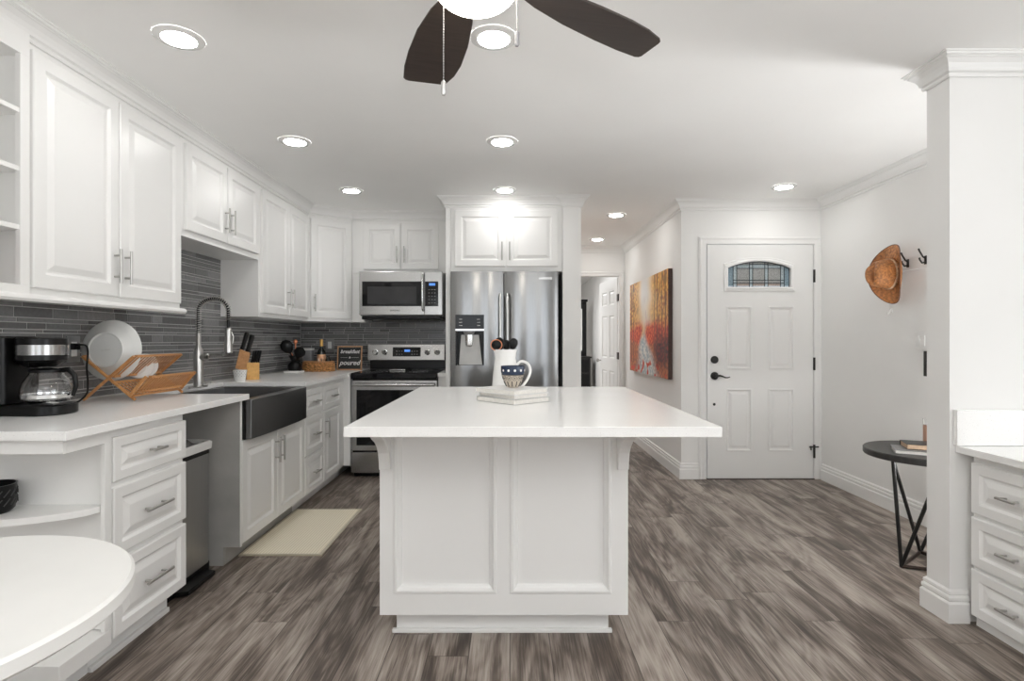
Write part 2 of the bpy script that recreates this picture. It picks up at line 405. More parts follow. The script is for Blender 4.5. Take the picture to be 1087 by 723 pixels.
for nm, L, place, a, bb, sd in (
        ('left', 4.4, lambda s, d, z: (XL+d, YB-.008-s, z), (XL, YB-.008-4.4, .90), (XL+.003, YB-.002, 1.81), 3),
        ('back', 1.55, lambda s, d, z: (XL+.008+s, YB-d, z), (XL+.006, YB-.003, .90), (-.55, YB, 1.50), 5)):
    t = thing('trim_backsplash_'+nm, ((a[0]+bb[0])/2, (a[1]+bb[1])/2, .9), 'grey linear mosaic glass tile backsplash on the %s kitchen wall' % nm, 'backsplash', kind='structure')
    box('grout', a, bb, 'grout', t)
    q = B(); lay = q.bm.loops.layers.float_color.new('Col')
    tile_strip(q, lay, L, .916, 1.80 if nm == 'left' else 1.49, place, sd)
    build(q, 'tiles', 'tile', t)

# ================================================================== CABINETS
def pull(T, x, z, L, vert, parent, d=.02, m='nickel'):
    b = B(T); h = L/2
    if vert:
        b.tube([(x, d+.030, z-h), (x, d+.030, z+h)], .0058, 10)
        for s in (-1, 1): b.tube([(x, d, z+s*h*.62), (x, d+.030, z+s*h*.62)], .0045, 8)
    else:
        b.tube([(x-h, d+.030, z), (x+h, d+.030, z)], .0058, 10)
        for s in (-1, 1): b.tube([(x+s*h*.62, d, z), (x+s*h*.62, d+.030, z)], .0045, 8)
    build(b, 'handle', m, parent, smooth=True)
def door(T, x0, x1, z0, z1, parent, hside=None, hz='low', name='door', L=.155, fr=.058, m='cab'):
    o = build(B(T).panel(x0, x1, z0, z1, 0, fr=fr), name, m, parent)
    if hside == 'mid': pull(T, (x0+x1)/2, (z0+z1)/2, L, False, o)
    elif hside:
        x = x1-.030 if hside == 'r' else x0+.030
        z = z0+.06+L/2 if hz == 'low' else z1-.05-L/2
        pull(T, x, z, L, True, o)
    return o
# T: x along the run, y outward from the face, z up. Bodies sit at y < 0.
TL = frame((-1.82, 0, 0), (0, 1, 0), (1, 0, 0))      # left upper run (world Y = local x)
def upper(name, T, x0, x1, z0, z1, depth, label, doors, cat='cabinet', extra=None):
    org = T @ Vector(((x0+x1)/2, -depth/2, z0)); t = thing(name, org, label, cat)
    bx = B(T).box((x0, -depth, z0), (x1, 0, z1)); build(bx, 'body', 'cab', t, .0015)
    for d in doors: door(T, d[0], d[1], d[2], d[3], t, d[4])
    return t
# open shelf cabinet, nearest
t = thing('wall_shelf_cabinet', (-1.96, 1.92, 1.375), 'open white wall cabinet with shelves and no door, at the left edge', 'cabinet')
b = B(); X0, X1 = -2.098, -1.80; Ya, Yb_ = 1.66, 2.083
b.box((X0, Ya, 1.41), (X1, Ya+.02, 2.262)); b.box((X0, Yb_-.018, 1.41), (X1-.02, Yb_, 2.262)); b.box((X1-.02, Yb_-.04, 1.41), (X1, Yb_, 2.262))
b.box((X0, Ya, 1.375), (X1, Yb_, 1.41)); b.box((X0, Ya, 2.262), (X1, Yb_, 2.41)); build(b, 'body', 'cab', t, .001)
box('back_panel', (X0, Ya+.02, 1.41), (X0+.01, Yb_-.018, 2.262), 'cabin', t)
for z in (1.612, 1.828, 2.043): box('shelf', (X0+.01, Ya+.02, z), (X1-.004, Yb_-.018, z+.018), 'cab', t, .001)
b = B(); b.box((-1.93, 1.88, 1.4115), (-1.86, 1.955, 1.575)); b.box((-1.925, 1.885, 1.575), (-1.865, 1.95, 1.58))
build(b, 'recipe_box', 'copper', bevel=.004, label='orange box on the lowest shelf of the open wall cabinet', cat='box')

t = upper('wall_cabinet', TL, 2.085, 3.062, 1.375, 2.41, .278, 'tall white two-door wall cabinet above the dish rack and coffee maker', [(2.10, 2.560, 1.405, 2.305, 'r'), (2.568, 3.045, 1.405, 2.305, 'l')])
b = B(); pr = [(-1.822, 1.352), (-1.796, 1.352), (-1.788, 1.362), (-1.790, 1.372), (-1.80, 1.380), (-1.822, 1.380)]
b.prism(pr, 'y', 1.66, 3.075); build(b, 'light_rail', 'cab', t, smooth=True)
upper('wall_cabinet', TL, 3.064, 4.018, 1.785, 2.41, .278, 'short white two-door wall cabinet above the sink and faucet', [(3.095, 3.540, 1.822, 2.305, 'r'), (3.550, 3.990, 1.822, 2.305, 'l')])
upper('wall_cabinet', TL, 4.020, 5.00, 1.375, 2.41, .278, 'tall white two-door wall cabinet between the short sink cabinet and the corner', [(4.050, 4.528, 1.405, 2.305, 'r'), (4.534, 4.985, 1.405, 2.305, 'l')])
# corner cabinet with an angled face
A = Vector((-1.82, 5.002)); C = Vector((-1.495, 5.258)); u = (C-A).normalized(); n = Vector((u.y, -u.x))
t = thing('corner_wall_cabinet', (-1.85, 5.3, 1.375), 'white one-door wall cabinet set at an angle in the corner', 'cabinet')
b = B().prism([(-2.098, 5.002), (A.x, A.y), (C.x, C.y), (C.x, 5.555), (-2.098, 5.555)], 'z', 1.375, 2.41); build(b, 'body', 'cab', t, .0015)
TC = frame((A.x, A.y, 0), (u.x, u.y, 0), (n.x, n.y, 0)); LC = (C-A).length
door(TC, .022, LC-.012, 1.405, 2.305, t, 'l')
TB = frame((0, 5.26, 0), (1, 0, 0), (0, -1, 0))
t = upper('wall_cabinet', TB, -1.493, -.552, 1.836, 2.41, .298, 'short white two-door wall cabinet above the microwave', [(-1.385, -1.036, 1.872, 2.305, 'r'), (-1.026, -.675, 1.872, 2.305, 'l')])
b = B(); build(b.box((-1.493, 5.262, 1.375), (-1.376, 5.555, 1.835)), 'side_panel', 'cab', t); build(B().box((-.607, 5.262, 1.375), (-.552, 5.555, 1.835)), 'side_panel', 'cab', t)
# fridge surround
TF = frame((0, 4.72, 0), (1, 0, 0), (0, -1, 0))
t = thing('fridge_cabinet', (0, 5.1, 0), 'white two-door cabinet above the refrigerator with full height side panel', 'cabinet')
build(B(TF).box((-.505, -.83, 1.788), (.442, 0, 2.41)), 'body', 'cab', t, .0015)
build(B(TF).box((-.547, -.83, 0), (-.507, 0, 2.41)), 'side_panel', 'cab', t, .0015)
o1 = door(TF, -.468, -.042, 1.828, 2.305, t); pull(TF, -.068, 1.955, .155, True, o1)
o2 = door(TF, -.030, .405, 1.828, 2.305, t); pull(TF, -.004, 1.955, .155, True, o2)

# ---- base cabinets, left run (face x = -1.46, doors to -1.44)
TS = frame((-1.46, 0, 0), (0, 1, 0), (1, 0, 0)); ZT = .883
t = thing('end_shelf_cabinet', (-1.78, 1.9, 0), 'white open end shelf unit with curved middle shelf, at the near end of the counter', 'shelf')
b = B(); b.box((-2.098, 1.998, .165), (-1.44, 2.008, .882)); b.box((-2.098, 1.79, .165), (-2.088, 1.998, .882)); build(b, 'back_panel', 'cab', t)
b = B(); b.box((-2.088, 1.79, .838), (-1.44, 1.805, .882)); b.box((-1.455, 1.805, .838), (-1.44, 1.998, .882)); b.box((-1.455, 1.975, .165), (-1.44, 1.998, .838)); build(b, 'rail', 'cab', t, .001)
pl = [(-2.086, 1.996), (-1.458, 1.996)] + [(-1.458-.44*(1-math.cos(a)), 1.996-.20*math.sin(a)) for a in [PI/2*k/14 for k in range(1, 15)]] + [(-2.086, 1.796)]
build(B().prism(pl, 'z', .592, .615), 'curved_shelf', 'cab', t, .002)
b = B(); b.box((-2.098, 1.775, .105), (-1.44, 2.008, .163)); build(b, 'bottom_shelf', 'cab', t, .002)
b = B(); b.box((-2.098, 1.84, 0), (-1.53, 2.008, .104)); build(b, 'plinth', 'cab', t)
t = thing('drawer_cabinet', (-1.78, 2.24, 0), 'white three-drawer base cabinet between the end shelf and the trash can', 'cabinet')
build(B(TS).box((2.010, -.638, .105), (2.478, 0, ZT)), 'body', 'cab', t, .0015); build(B(TS).box((2.010, -.60, 0), (2.478, -.07, .104)), 'plinth', 'cab', t)
build(B(TS).box((2.011, -.069, 0), (2.47, -.052, .022)), 'shoe_moulding', 'trim', t, .004)
for z0, z1, hl in ((.118, .392, .165), (.414, .666, .165), (.688, .850, .08)): door(TS, 2.022, 2.473, z0, z1, t, 'mid', name='drawer', L=hl, fr=.045)
t = thing('sink_cabinet', (-1.78, 3.45, 0), 'white two-door base cabinet under the steel apron sink', 'cabinet')
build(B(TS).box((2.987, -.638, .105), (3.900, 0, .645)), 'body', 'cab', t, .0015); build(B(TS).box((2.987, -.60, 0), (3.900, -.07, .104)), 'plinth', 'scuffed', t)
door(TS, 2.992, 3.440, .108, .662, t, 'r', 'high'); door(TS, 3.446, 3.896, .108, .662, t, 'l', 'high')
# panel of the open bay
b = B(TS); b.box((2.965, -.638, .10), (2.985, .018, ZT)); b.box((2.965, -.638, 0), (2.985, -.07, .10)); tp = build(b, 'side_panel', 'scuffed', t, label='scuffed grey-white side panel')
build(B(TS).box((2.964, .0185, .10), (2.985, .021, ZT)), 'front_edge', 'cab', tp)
t = thing('drawer_cabinet', (-1.78, 4.1, 0), 'white three-drawer base cabinet just past the apron sink', 'cabinet')
build(B(TS).box((3.902, -.638, .105), (4.298, 0, ZT)), 'body', 'cab', t, .0015); build(B(TS).box((3.902, -.60, 0), (4.298, -.07, .104)), 'plinth', 'cab', t)
for z0, z1 in ((.108, .370), (.385, .650), (.665, .850)): door(TS, 3.916, 4.292, z0, z1, t, 'mid', name='drawer', L=.12, fr=.045)
t = thing('corner_base_cabinet', (-1.78, 4.9, 0), 'white base cabinet with one drawer over one door beside the range', 'cabinet')
b = B(TS).box((4.300, -.638, .105), (5.555, 0, ZT)); b.box((4.872, 0, .105), (5.5, .058, ZT)); build(b, 'body', 'cab', t, .0015)
build(B(TS).box((4.300, -.60, 0), (5.5, -.07, .104)), 'plinth', 'cab', t)
door(TS, 4.306, 4.732, .665, .850, t, 'mid', name='drawer', L=.12, fr=.045); door(TS, 4.306, 4.732, .108, .650, t, 'l', 'high', L=.155)
box('filler_cabinet', (-.636, 4.92, .0), (-.55, 5.55, .882), 'cab', bevel=.001, label='narrow white filler cabinet between the range and the refrigerator panel', cat='cabinet')

# ---- countertops
def slab(b, poly, z0, z1): b.prism(poly, 'z', z0, z1)
b = B(); slab(b, [(-2.098, 1.763), (-1.41, 1.763), (-1.41, 3.006), (-1.985, 3.006), (-1.985, 3.836), (-1.41, 3.836), (-1.41, 4.835), (-1.398, 4.835), (-1.398, 5.55), (-2.098, 5.55)], .885, .915)
build(b, 'kitchen_countertop', 'quartz', bevel=.002, label='white quartz countertop along the left wall around the sink', cat='countertop')
box('counter_strip', (-.637, 4.885, .885), (-.55, 5.55, .915), 'quartz', bevel=.002, label='narrow white quartz countertop strip right of the range', cat='countertop')

# ---- farmhouse sink
t = thing('apron_sink', (-1.7, 3.42, .66), 'wide stainless steel farmhouse sink with apron front', 'sink')
N = 12; ys = [3.012+(3.828-3.012)*i/N for i in range(N+1)]
fr_ = lambda y: -1.402+.012*(1-((y-3.42)/.408)**2)
poly = [(fr_(y), y) for y in ys]+[(-1.436, 3.828), (-1.436, 3.012)]
build(B().prism(poly, 'z', .668, .884), 'apron', 'sinksteel', t, .004)
b = B(); x0, x1, y0, y1 = -1.982, -1.4375, 3.012, 3.828; r = .022
outer = [(x0, y0), (x1, y0), (x1, y1), (x0, y1)]
def ring(i, z): return [(x0+i, y0+i, z), (x1-i, y0+i, z), (x1-i, y1-i, z), (x0+i, y1-i, z)]
b.loops([ring(0, .666), ring(0, .883), ring(r, .883), ring(r+.004, .876), ring(r+.012, .70), ring(r+.04, .674)], True, True)
sb = build(b, 'basin', 'sinksteel', t)
build(B().lathe([(.045, .0), (.045, .004), (.03, .005), (.02, .002)], (-1.72, 3.42, .6742), 20), 'drain', 'chrome', sb, smooth=True)

# ---- faucet
fx, fy = -1.912, 3.41
t = thing('kitchen_faucet', (fx, fy, .915), 'tall stainless spring-neck pull-down faucet behind the sink', 'faucet')
b = B(); b.lathe([(.055, 0), (.055, .006), (.050, .008)], (fx, fy, .9155), 28, sx=.62, sy=1.6); build(b, 'base_plate', 'nickel', t, smooth=True)
b = B(); b.lathe([(.027, .008), (.027, .225), (.024, .235), (.014, .250), (.014, .33), (.012, .335)], (fx, fy, .9155), 24); build(b, 'column', 'nickel', t, smooth=True)
arc = [(fx, fy, .915+.33)]; zt = 1.385; ra = .1
for k in range(6): arc.append((fx, fy, 1.25+(zt-1.25)*k/5))
for k in range(1, 17):
    a = PI*k/16; arc.append((fx+(ra-ra*math.cos(a))*.97, fy-(ra-ra*math.cos(a))*.10, zt+ra*.75*math.sin(a)))
ex, ey = arc[-1][0], arc[-1][1]
for k in range(1, 5): arc.append((ex, ey, zt-.03*k))
b = B(); b.tube(arc, .0085, 10); build(b, 'hose', 'black', t, smooth=True)
# spring coil around the hose
pts = [Vector(p) for p in arc[1:-2]]; L = [0]
for a, c in zip(pts, pts[1:]): L.append(L[-1]+(c-a).length)
def at(s):
    for i in range(len(pts)-1):
        if L[i+1] >= s:
            k = (s-L[i])/max(1e-6, L[i+1]-L[i]); return pts[i].lerp(pts[i+1], k), (pts[i+1]-pts[i]).normalized()
    return pts[-1], (pts[-1]-pts[-2]).normalized()
co = []; turns = 34; K = turns*9
side = Vector((.10, .99, 0)).normalized()
for k in range(K+1):
    p, d = at(L[-1]*k/K*.999); a = side; c = d.cross(a).normalized(); w = 2*PI*turns*k/K
    co.append(p+(a*math.cos(w)+c*math.sin(w))*.0145)
b = B(); b.tube(co, .0026, 5); build(b, 'spring', 'nickel', t, smooth=True)
b = B(); b.lathe([(.012, .0), (.020, -.01), (.020, -.075), (.024, -.10), (.024, -.150), (.018, -.155)], (ex, ey, zt-.105), 20); build(b, 'spray_head', 'nickel', t, smooth=True)
b = B(); b.tube([(ex+.022, ey-.005, zt-.13), (ex+.034, ey-.006, zt-.16), (ex+.030, ey-.006, zt-.20)], .004, 8); build(b, 'spray_lever', 'nickel', t, smooth=True)
b = B(); b.tube([(fx+.02, fy, 1.115), (ex-.03, ey, 1.115)], .008, 10); b.tube([(ex-.035, ey, 1.115), (ex-.012, ey+.018, 1.12)], .006, 8); build(b, 'support_arm', 'nickel', t, smooth=True)
b = B(); b.tube([(fx+.018, fy-.004, 1.10), (fx+.055, fy-.006, 1.10)], [.018, .020], 14); b.tube([(fx+.055, fy-.006, 1.10), (fx+.075, fy-.03, 1.115), (fx+.09, fy-.06, 1.12)], [.010, .007, .005], 10); build(b, 'lever', 'nickel', t, smooth=True)
build(B().lathe([(.022, 0), (.022, .008), (.012, .010)], (-2.02, 3.72, .9155), 20), 'sink_hole_cover', 'nickel', smooth=True, label='small round metal hole cover behind the sink', cat='fitting')

# ---- island
IX0, IX1, IY0, IY1 = -.5535, .7055, 1.845, 3.44
box('island_countertop', (IX0, IY0, .883), (IX1, IY1, .917), 'quartz', bevel=.002, label='large white quartz slab on top of the kitchen island', cat='countertop')
t = thing('kitchen_island', (-.03, 2.8, 0), 'white kitchen island base with two framed panels facing the room', 'island')
bx0, bx1, by0, by1 = -.522, .472, 2.225, 3.40
b = B(); b.box((bx0, by0+.02, .105), (bx1, by1, .8815)); build(b, 'body', 'cab', t, .0015)
# face frame with two recessed moulded panels
TI = frame((0, by0+.02, 0), (1, 0, 0), (0, -1, 0))
b = B(TI)
px = [(-.468, -.052), (-.002, .408)]; z0, z1 = .190, .858
b.box((bx0, 0, .105), (px[0][0], .02, .8815)); b.box((px[0][1], 0, .105), (px[1][0], .02, .8815)); b.box((px[1][1], 0, .105), (bx1, .02, .8815))
for a, c in px: b.box((a, 0, .105), (c, .02, z0)); b.box((a, 0, z1), (c, .02, .8815))
build(b, 'face_frame', 'cab', t)
for a, c in px:
    R = [(0, .0), (0, .02), (.006, .026), (.014, .026), (.022, .014), (.030, .010), (.034, .004), (.05, .003)]
    b = B(TI).loops([[(a+i, d, z0+i), (c-i, d, z0+i), (c-i, d, z1-i), (a+i, d, z1-i)] for i, d in R]); build(b, 'front_panel', 'cab', t)
b = B(); b.box((-.470, 2.305, 0), (.407, by1-.06, .1045)); build(b, 'plinth', 'cab', t)
b = B(); b.box((-.486, 2.286, 0), (.420, 2.304, .016)); build(b, 'shoe_moulding', 'trim', t, .003)
cp = [(2.2245, .690), (2.205, .690), (2.200, .72), (2.188, .76), (2.162, .79), (2.125, .815), (2.085, .832), (2.055, .850), (2.042, .870), (2.040, .8820), (2.2245, .8820)]
for x0 in (bx0+.001, bx1-.045):
    build(B().prism(cp, 'x', x0, x0+.044), 'corbel', 'cab', t, .003)

# ================================================================== APPLIANCES
# refrigerator
t = thing('refrigerator', (-.05, 5.0, 0), 'stainless steel french door refrigerator with ice and water dispenser', 'refrigerator')
FX0, FX1, FY = -.4985, .404, 4.655
b = B(); b.box((FX0+.006, FY+.045, .02), (FX1+.002, 5.45, 1.770)); build(b, 'case', 'black', t)
def curved_front(x0, x1, z0, z1, bulge, hole=None, yb=FY+.04):
    b = B(); n_ = 44
    def yy(x): k = (x-x0)/(x1-x0)*2-1; return FY+bulge*abs(k)**2.6+.0016*math.sin(k*5.2+1.1*z0)+.0005*math.sin(k*11)
    xs = sorted(set([x0+(x1-x0)*i/n_ for i in range(n_+1)]+([hole[0], hole[1]] if hole else [])))
    zs = [z0, z1] if not hole else [z0, hole[2], hole[3], z1]
    for i in range(len(xs)-1):
        for j in range(len(zs)-1):
            if hole and hole[0]-1e-6 <= xs[i] and xs[i+1] <= hole[1]+1e-6 and j == 1: continue
            b.f([b.v((xs[i], yy(xs[i]), zs[j])), b.v((xs[i+1], yy(xs[i+1]), zs[j])), b.v((xs[i+1], yy(xs[i+1]), zs[j+1])), b.v((xs[i], yy(xs[i]), zs[j+1]))])
    for z in (z0, z1):
        for i in range(len(xs)-1): b.f([b.v((xs[i], yy(xs[i]), z)), b.v((xs[i+1], yy(xs[i+1]), z)), b.v((xs[i+1], yb, z)), b.v((xs[i], yb, z))])
    for x in (x0, x1): b.f([b.v((x, yy(x), z0)), b.v((x, yy(x), z1)), b.v((x, yb, z1)), b.v((x, yb, z0))])
    bmesh.ops.remove_doubles(b.bm, verts=b.bm.verts, dist=1e-5)
    return b
DX0, DX1, DZ0, DZ1 = -.458, -.219, .995, 1.418
ld = build(curved_front(FX0, -.057, .70, 1.781, .012, (DX0, DX1, DZ0, DZ1)), 'door', 'steel', t, smooth=True)
rd = build(curved_front(-.050, FX1, .70, 1.781, .022), 'door', 'steel', t, smooth=True)
fd = build(curved_front(FX0, FX1, .06, .69, .01), 'freezer_drawer', 'steel', t, smooth=True)
for o, x in ((ld, -.082), (rd, -.022)):
    b = B(); b.tube([(x, FY-.012, .80), (x, FY-.045, .83), (x, FY-.048, 1.2), (x, FY-.045, 1.56), (x, FY-.012, 1.59)], .011, 10); build(b, 'handle', 'bright', o, smooth=True)
b = B(); b.tube([(-.42, FY-.012, .63), (-.40, FY-.045, .63), (.31, FY-.045, .63), (.33, FY-.012, .63)], .011, 10); build(b, 'handle', 'bright', fd, smooth=True)
dsp = build(B().box((DX0, FY-.004, 1.302), (DX1, FY+.03, DZ1)), 'dispenser_panel', 'blackglass', ld, .002)
b = B()
b.box((DX0, FY-.006, 1.282), (DX1, FY+.03, 1.300)); build(b, 'dispenser_trim', 'chrome', ld, .002)
b = B(); yd = FY+.038
b.box((DX0, yd-.001, DZ0), (DX1, yd, 1.281)); b.box((DX0, FY+.002, DZ0), (DX0+.014, yd, 1.281)); b.box((DX1-.014, FY+.002, DZ0), (DX1, yd, 1.281)); build(b, 'dispenser_recess', 'black', ld)
b = B(); b.loops([[(DX0+.045, yd-.004, 1.25), (DX1-.045, yd-.004, 1.25), (DX1-.045, yd-.002, 1.25), (DX0+.045, yd-.002, 1.25)], [(DX0+.03, FY+.004, DZ0+.004), (DX1-.016, FY+.004, DZ0+.004), (DX1-.016, yd-.002, DZ0+.004), (DX0+.03, yd-.002, DZ0+.004)]]); build(b, 'dispenser_tray', 'lgrey', ld)
b = B(); b.lathe([(.05, 1.281), (.045, 1.262), (.03, 1.25)], (-.345, FY+.018, 0), 20, sy=.35); build(b, 'nozzle', 'grey', ld, smooth=True)
b = B(); b.lathe([(.032, 1.25), (.030, 1.17), (.024, 1.155)], (-.345, FY+.016, 0), 20, sy=.35); build(b, 'paddle', 'chrome', ld, smooth=True)
for s in (-1, 1):
    for k in range(3):
        box('button', (-.339+s*.075-.013, FY-.0048, 1.325+.026*k), (-.339+s*.075+.013, FY-.0041, 1.330+.026*k), 'lgrey', dsp)
text('lettering', 'SAMSUNG', .024, txt_front(.295, FY-.0006, 1.722), 'chrome', rd)

# microwave
t = thing('microwave_oven', (-.99, 5.3, 1.40), 'stainless over-range microwave with black window and keypad', 'microwave')
MX0, MX1, MY = -1.371, -.614, 5.045
b = B(); b.box((MX0+.004, MY+.03, 1.425), (MX1-.004, 5.54, 1.826)); build(b, 'case', 'grey', t, .002)
b = B(); b.box((MX0+.02, MY+.01, 1.394), (MX1-.012, 5.50, 1.424)); build(b, 'vent_base', 'black', t, .008)
for x in (-1.24, -.73):
    build(B().lathe([(.03, 0), (.03, .004)], (x, MY+.12, 1.3895), 18), 'cooktop_lamp', 'lgrey', t)
mw = B(); mw.box((MX0, MY, 1.434), (-.778, MY+.029, 1.828)); mdo = build(mw, 'door', 'steelh', t, .004)
b = B(); b.box((MX0+.028, MY-.002, 1.513), (-.805, MY-.0002, 1.738)); wn = build(b, 'window', 'blackglass', mdo, .001)
b = B(); b.box((MX0+.075, MY-.003, 1.535), (-.85, MY-.0021, 1.690)); build(b, 'screen', 'greyglass', wn)
b = B(); pts = [(-.790, MY-.004, 1.475), (-.790, MY-.030, 1.49), (-.790, MY-.042, 1.56), (-.790, MY-.046, 1.64), (-.790, MY-.042, 1.72), (-.790, MY-.030, 1.785), (-.790, MY-.004, 1.80)]
b.tube(pts, .010, 10); build(b, 'handle', 'chrome', mdo, smooth=True)
mp = box('control_panel', (-.776, MY, 1.434), (MX1, MY+.029, 1.828), 'steelh', t, .004)
kp = box('keypad', (-.772, MY-.002, 1.513), (-.652, MY-.0002, 1.738), 'blackglass', mp, .001)
b = B()
b.box((-.735, MY-.003, 1.700), (-.680, MY-.0021, 1.722)); build(b, 'display', 'blue', kp)
for r_ in range(5):
    for c_ in range(3):
        box('button', (-.741+.026*c_, MY-.003, 1.540+.030*r_), (-.729+.026*c_, MY-.0021, 1.546+.030*r_), 'grey', kp)
text('lettering', 'SAMSUNG', .020, txt_front(-1.045, MY-.0006, 1.474), 'slate', mdo)

# range
t = thing('electric_range', (-1.017, 5.2, 0), 'stainless electric range with black glass cooktop and oven window', 'stove')
RX0, RX1, RY = -1.394, -.640, 4.87
b = B(); b.box((RX0+.003, RY+.035, .03), (RX1-.003, 5.53, .862)); build(b, 'case', 'black', t, .002)
b = B(); b.box((RX0+.01, RY+.06, 0), (RX1-.01, 5.5, .029)); build(b, 'feet', 'black', t)
b = B(); b.box((RX0, RY-.012, .866), (RX1, 5.46, .919)); ct = build(b, 'cooktop', 'blackglass', t, .008)
for x, y, r in ((-1.21, 5.03, .10), (-.83, 5.03, .085), (-1.20, 5.30, .075), (-.84, 5.30, .095)):
    bb = B()
    for rr in (r, r*.6): bb.lathe([(rr, .9194), (rr, .9198), (rr-.002, .9198), (rr-.002, .9194)], (x, y, 0), 36, False, False)
    build(bb, 'burner_ring', 'grey', ct)
b = B(); b.box((-1.13, 5.20, .9196), (-.98, 5.38, .928)); b.box((-1.125, 5.205, .928), (-.985, 5.375, .933)); build(b, 'spoon_rest', 'steelh', bevel=.003, label='small flat metal tray on the black cooktop in front of the oven display', cat='tray')
b = B(); b.box((RX0, RY+.001, .235), (RX1, RY+.033, .852)); od = build(b, 'oven_door', 'steelh', t, .004)
b = B(); b.box((RX0+.048, RY-.0025, .283), (RX1-.06, RY+.0008, .768)); build(b, 'window', 'blackglass', od, .001)
b = B(); b.tube([(RX0+.02, RY-.045, .815), (RX1-.02, RY-.045, .815)], .013, 12)
for x in (RX0+.05, RX1-.05): b.tube([(x, RY+.0, .815), (x, RY-.045, .815)], .009, 8)
build(b, 'handle', 'steelh', od, smooth=True)
build(B().box((RX0, RY+.001, .040), (RX1, RY+.033, .222)), 'storage_drawer', 'steelh', t, .004)
BY = 5.47
b = B(); b.box((RX0+.015, BY+.01, .92), (RX1-.005, 5.53, 1.010)); build(b, 'rear_riser', 'black', t)
b = B(); b.prism([(BY-.012, 1.008), (BY+.012, 1.166), (5.53, 1.166), (5.53, 1.008)], 'x', RX0-.01, RX1-.004); bg = build(b, 'backguard', 'steelh', t, .004)
def tilt(z): return BY-.012+(z-1.008)/.158*.024
for x in (-1.325, -1.235, -.815, -.718):
    b = B(Matrix.Translation((x, tilt(1.088), 1.088)) @ Matrix.Rotation(PI/2+.15, 4, 'X'))
    b.lathe([(.028, 0), (.028, .006), (.022, .008), (.020, .030), (.017, .033)], (0, 0, 0), 20); kn = build(b, 'knob', 'chrome', bg, smooth=True)
b = B(); 
b.loops([[(x, tilt(z)-.0025, z) for x, z in ((-1.155, 1.045), (-.880, 1.045), (-.880, 1.135), (-1.155, 1.135))], [(x, tilt(z)+.001, z) for x, z in ((-1.155, 1.045), (-.880, 1.045), (-.880, 1.135), (-1.155, 1.135))]]); dp = build(b, 'display_panel', 'blackglass', bg)
b = B(); b.loops([[(x, tilt(z)-.0032, z) for x, z in ((-1.04, 1.090), (-.985, 1.090), (-.985, 1.112), (-1.04, 1.112))], [(x, tilt(z)-.0026, z) for x, z in ((-1.04, 1.090), (-.985, 1.090), (-.985, 1.112), (-1.04, 1.112))]]); build(b, 'clock', 'blue', dp)
for s in (-1, 1):
    for k in range(3):
        for j in range(2):
            x = -1.015+s*(.05+.025*k); z = 1.066+.03*j
            build(B().box((x-.006, tilt(z)-.0034, z-.003), (x+.006, tilt(z)-.0027, z+.003)), 'button', 'grey', dp)

# ================================================================== FRONT DOOR
d = thing('door_1', (2.166, 4.86, 0), 'white front door with four panels and arched leaded glass window', 'door', kind='structure')
DXa, DXb, DY = 1.708, 2.625, 4.815
arch_o = lambda x: 1.836+.079*(1-((x-2.157)/.30)**2)
gx0, gx1, gz0 = 1.884, 2.428, 1.665
def archtop(x): return 1.830+.058*(1-((x-2.156)/.272)**2)
N = 18; gxs = [gx0+(gx1-gx0)*i/N for i in range(N+1)]
b = B(); y0, y1 = DY, DY+.044
pan = [(1.870, 2.095), (2.235, 2.460)]; pz = [(.240, .785), (.950, 1.500)]
# slab as strips around the glass and the recessed panels
def bx(x0, x1, z0, z1): b.box((x0, y0, z0), (x1, y1, z1))
bx(DXa, pan[0][0], .008, gz0); bx(pan[0][1], pan[1][0], .008, gz0); bx(pan[1][1], DXb, .008, gz0)
for a, c in pan: bx(a, c, .008, .240); bx(a, c, .785, .950); bx(a, c, 1.500, gz0)
bx(DXa, gx0, gz0, 2.03); bx(gx1, DXb, gz0, 2.03)
for i in range(N):
    a, c = gxs[i], gxs[i+1]
    b.loops([[(a, y, archtop(a)), (c, y, archtop(c)), (c, y, 2.03), (a, y, 2.03)] for y in (y0, y1)])
bmesh.ops.remove_doubles(b.bm, verts=b.bm.verts, dist=1e-5)
slab_ = build(b, 'slab', 'trim', d)
TD = frame((0, DY+.012, 0), (1, 0, 0), (0, -1, 0))
for a, c in pan:
    for q0, q1 in pz:
        R = [(0, -.01), (0, .012), (.004, .016), (.012, .016), (.020, .004), (.030, .002), (.048, .010), (.052, .011)]
        build(B(TD).loops([[(a+i, e, q0+i), (c-i, e, q0+i), (c-i, e, q1-i), (a+i, e, q1-i)] for i, e in R]), 'door_panel', 'trim', d)
# glass surround
outl = lambda k, zb: [(gx0-k, zb), (gx1+k, zb)]+[(x+(k if i == 0 else -k if i == N else 0), archtop(x)+k) for i, x in enumerate(gxs[::-1])]
def arch_loop(k):
    pts_ = [(gx0-k, gz0-k), (gx1+k, gz0-k)]
    for i in range(N, -1, -1):
        x = gx0+(gx1-gx0)*i/N; xx = 2.156+(x-2.156)*(1+k/.272); pts_.append((xx, archtop(x)+k))
    return pts_
b = B(); b.loops([[(x, y, z) for x, z in arch_loop(k)] for k, y in ((.0, DY-.001), (.0, DY-.012), (.012, DY-.016), (.022, DY-.010), (.032, DY-.010), (.036, DY-.001))], False, False)
build(b, 'glass_frame', 'trim', d)
gl = thing('tmp', (0, 0, 0), None, None); bpy.data.objects.remove(gl)
yg = DY+.02
def clip_cell(x0, x1, z0, z1):
    xs = [x0+(x1-x0)*i/6 for i in range(7)]
    return [(x0, z0), (x1, z0)]+[(x, min(z1, archtop(x)-.002)) for x in xs[::-1]]
def gp(px_): return (px_/12.08+760-541.5)*4.83/590
def gq(py_): return H+(361-(py_/12.08+265))*4.83/590
cells = []
vx = [160, 222, 268, 432, 472, 628, 668, 830, 876, 950]
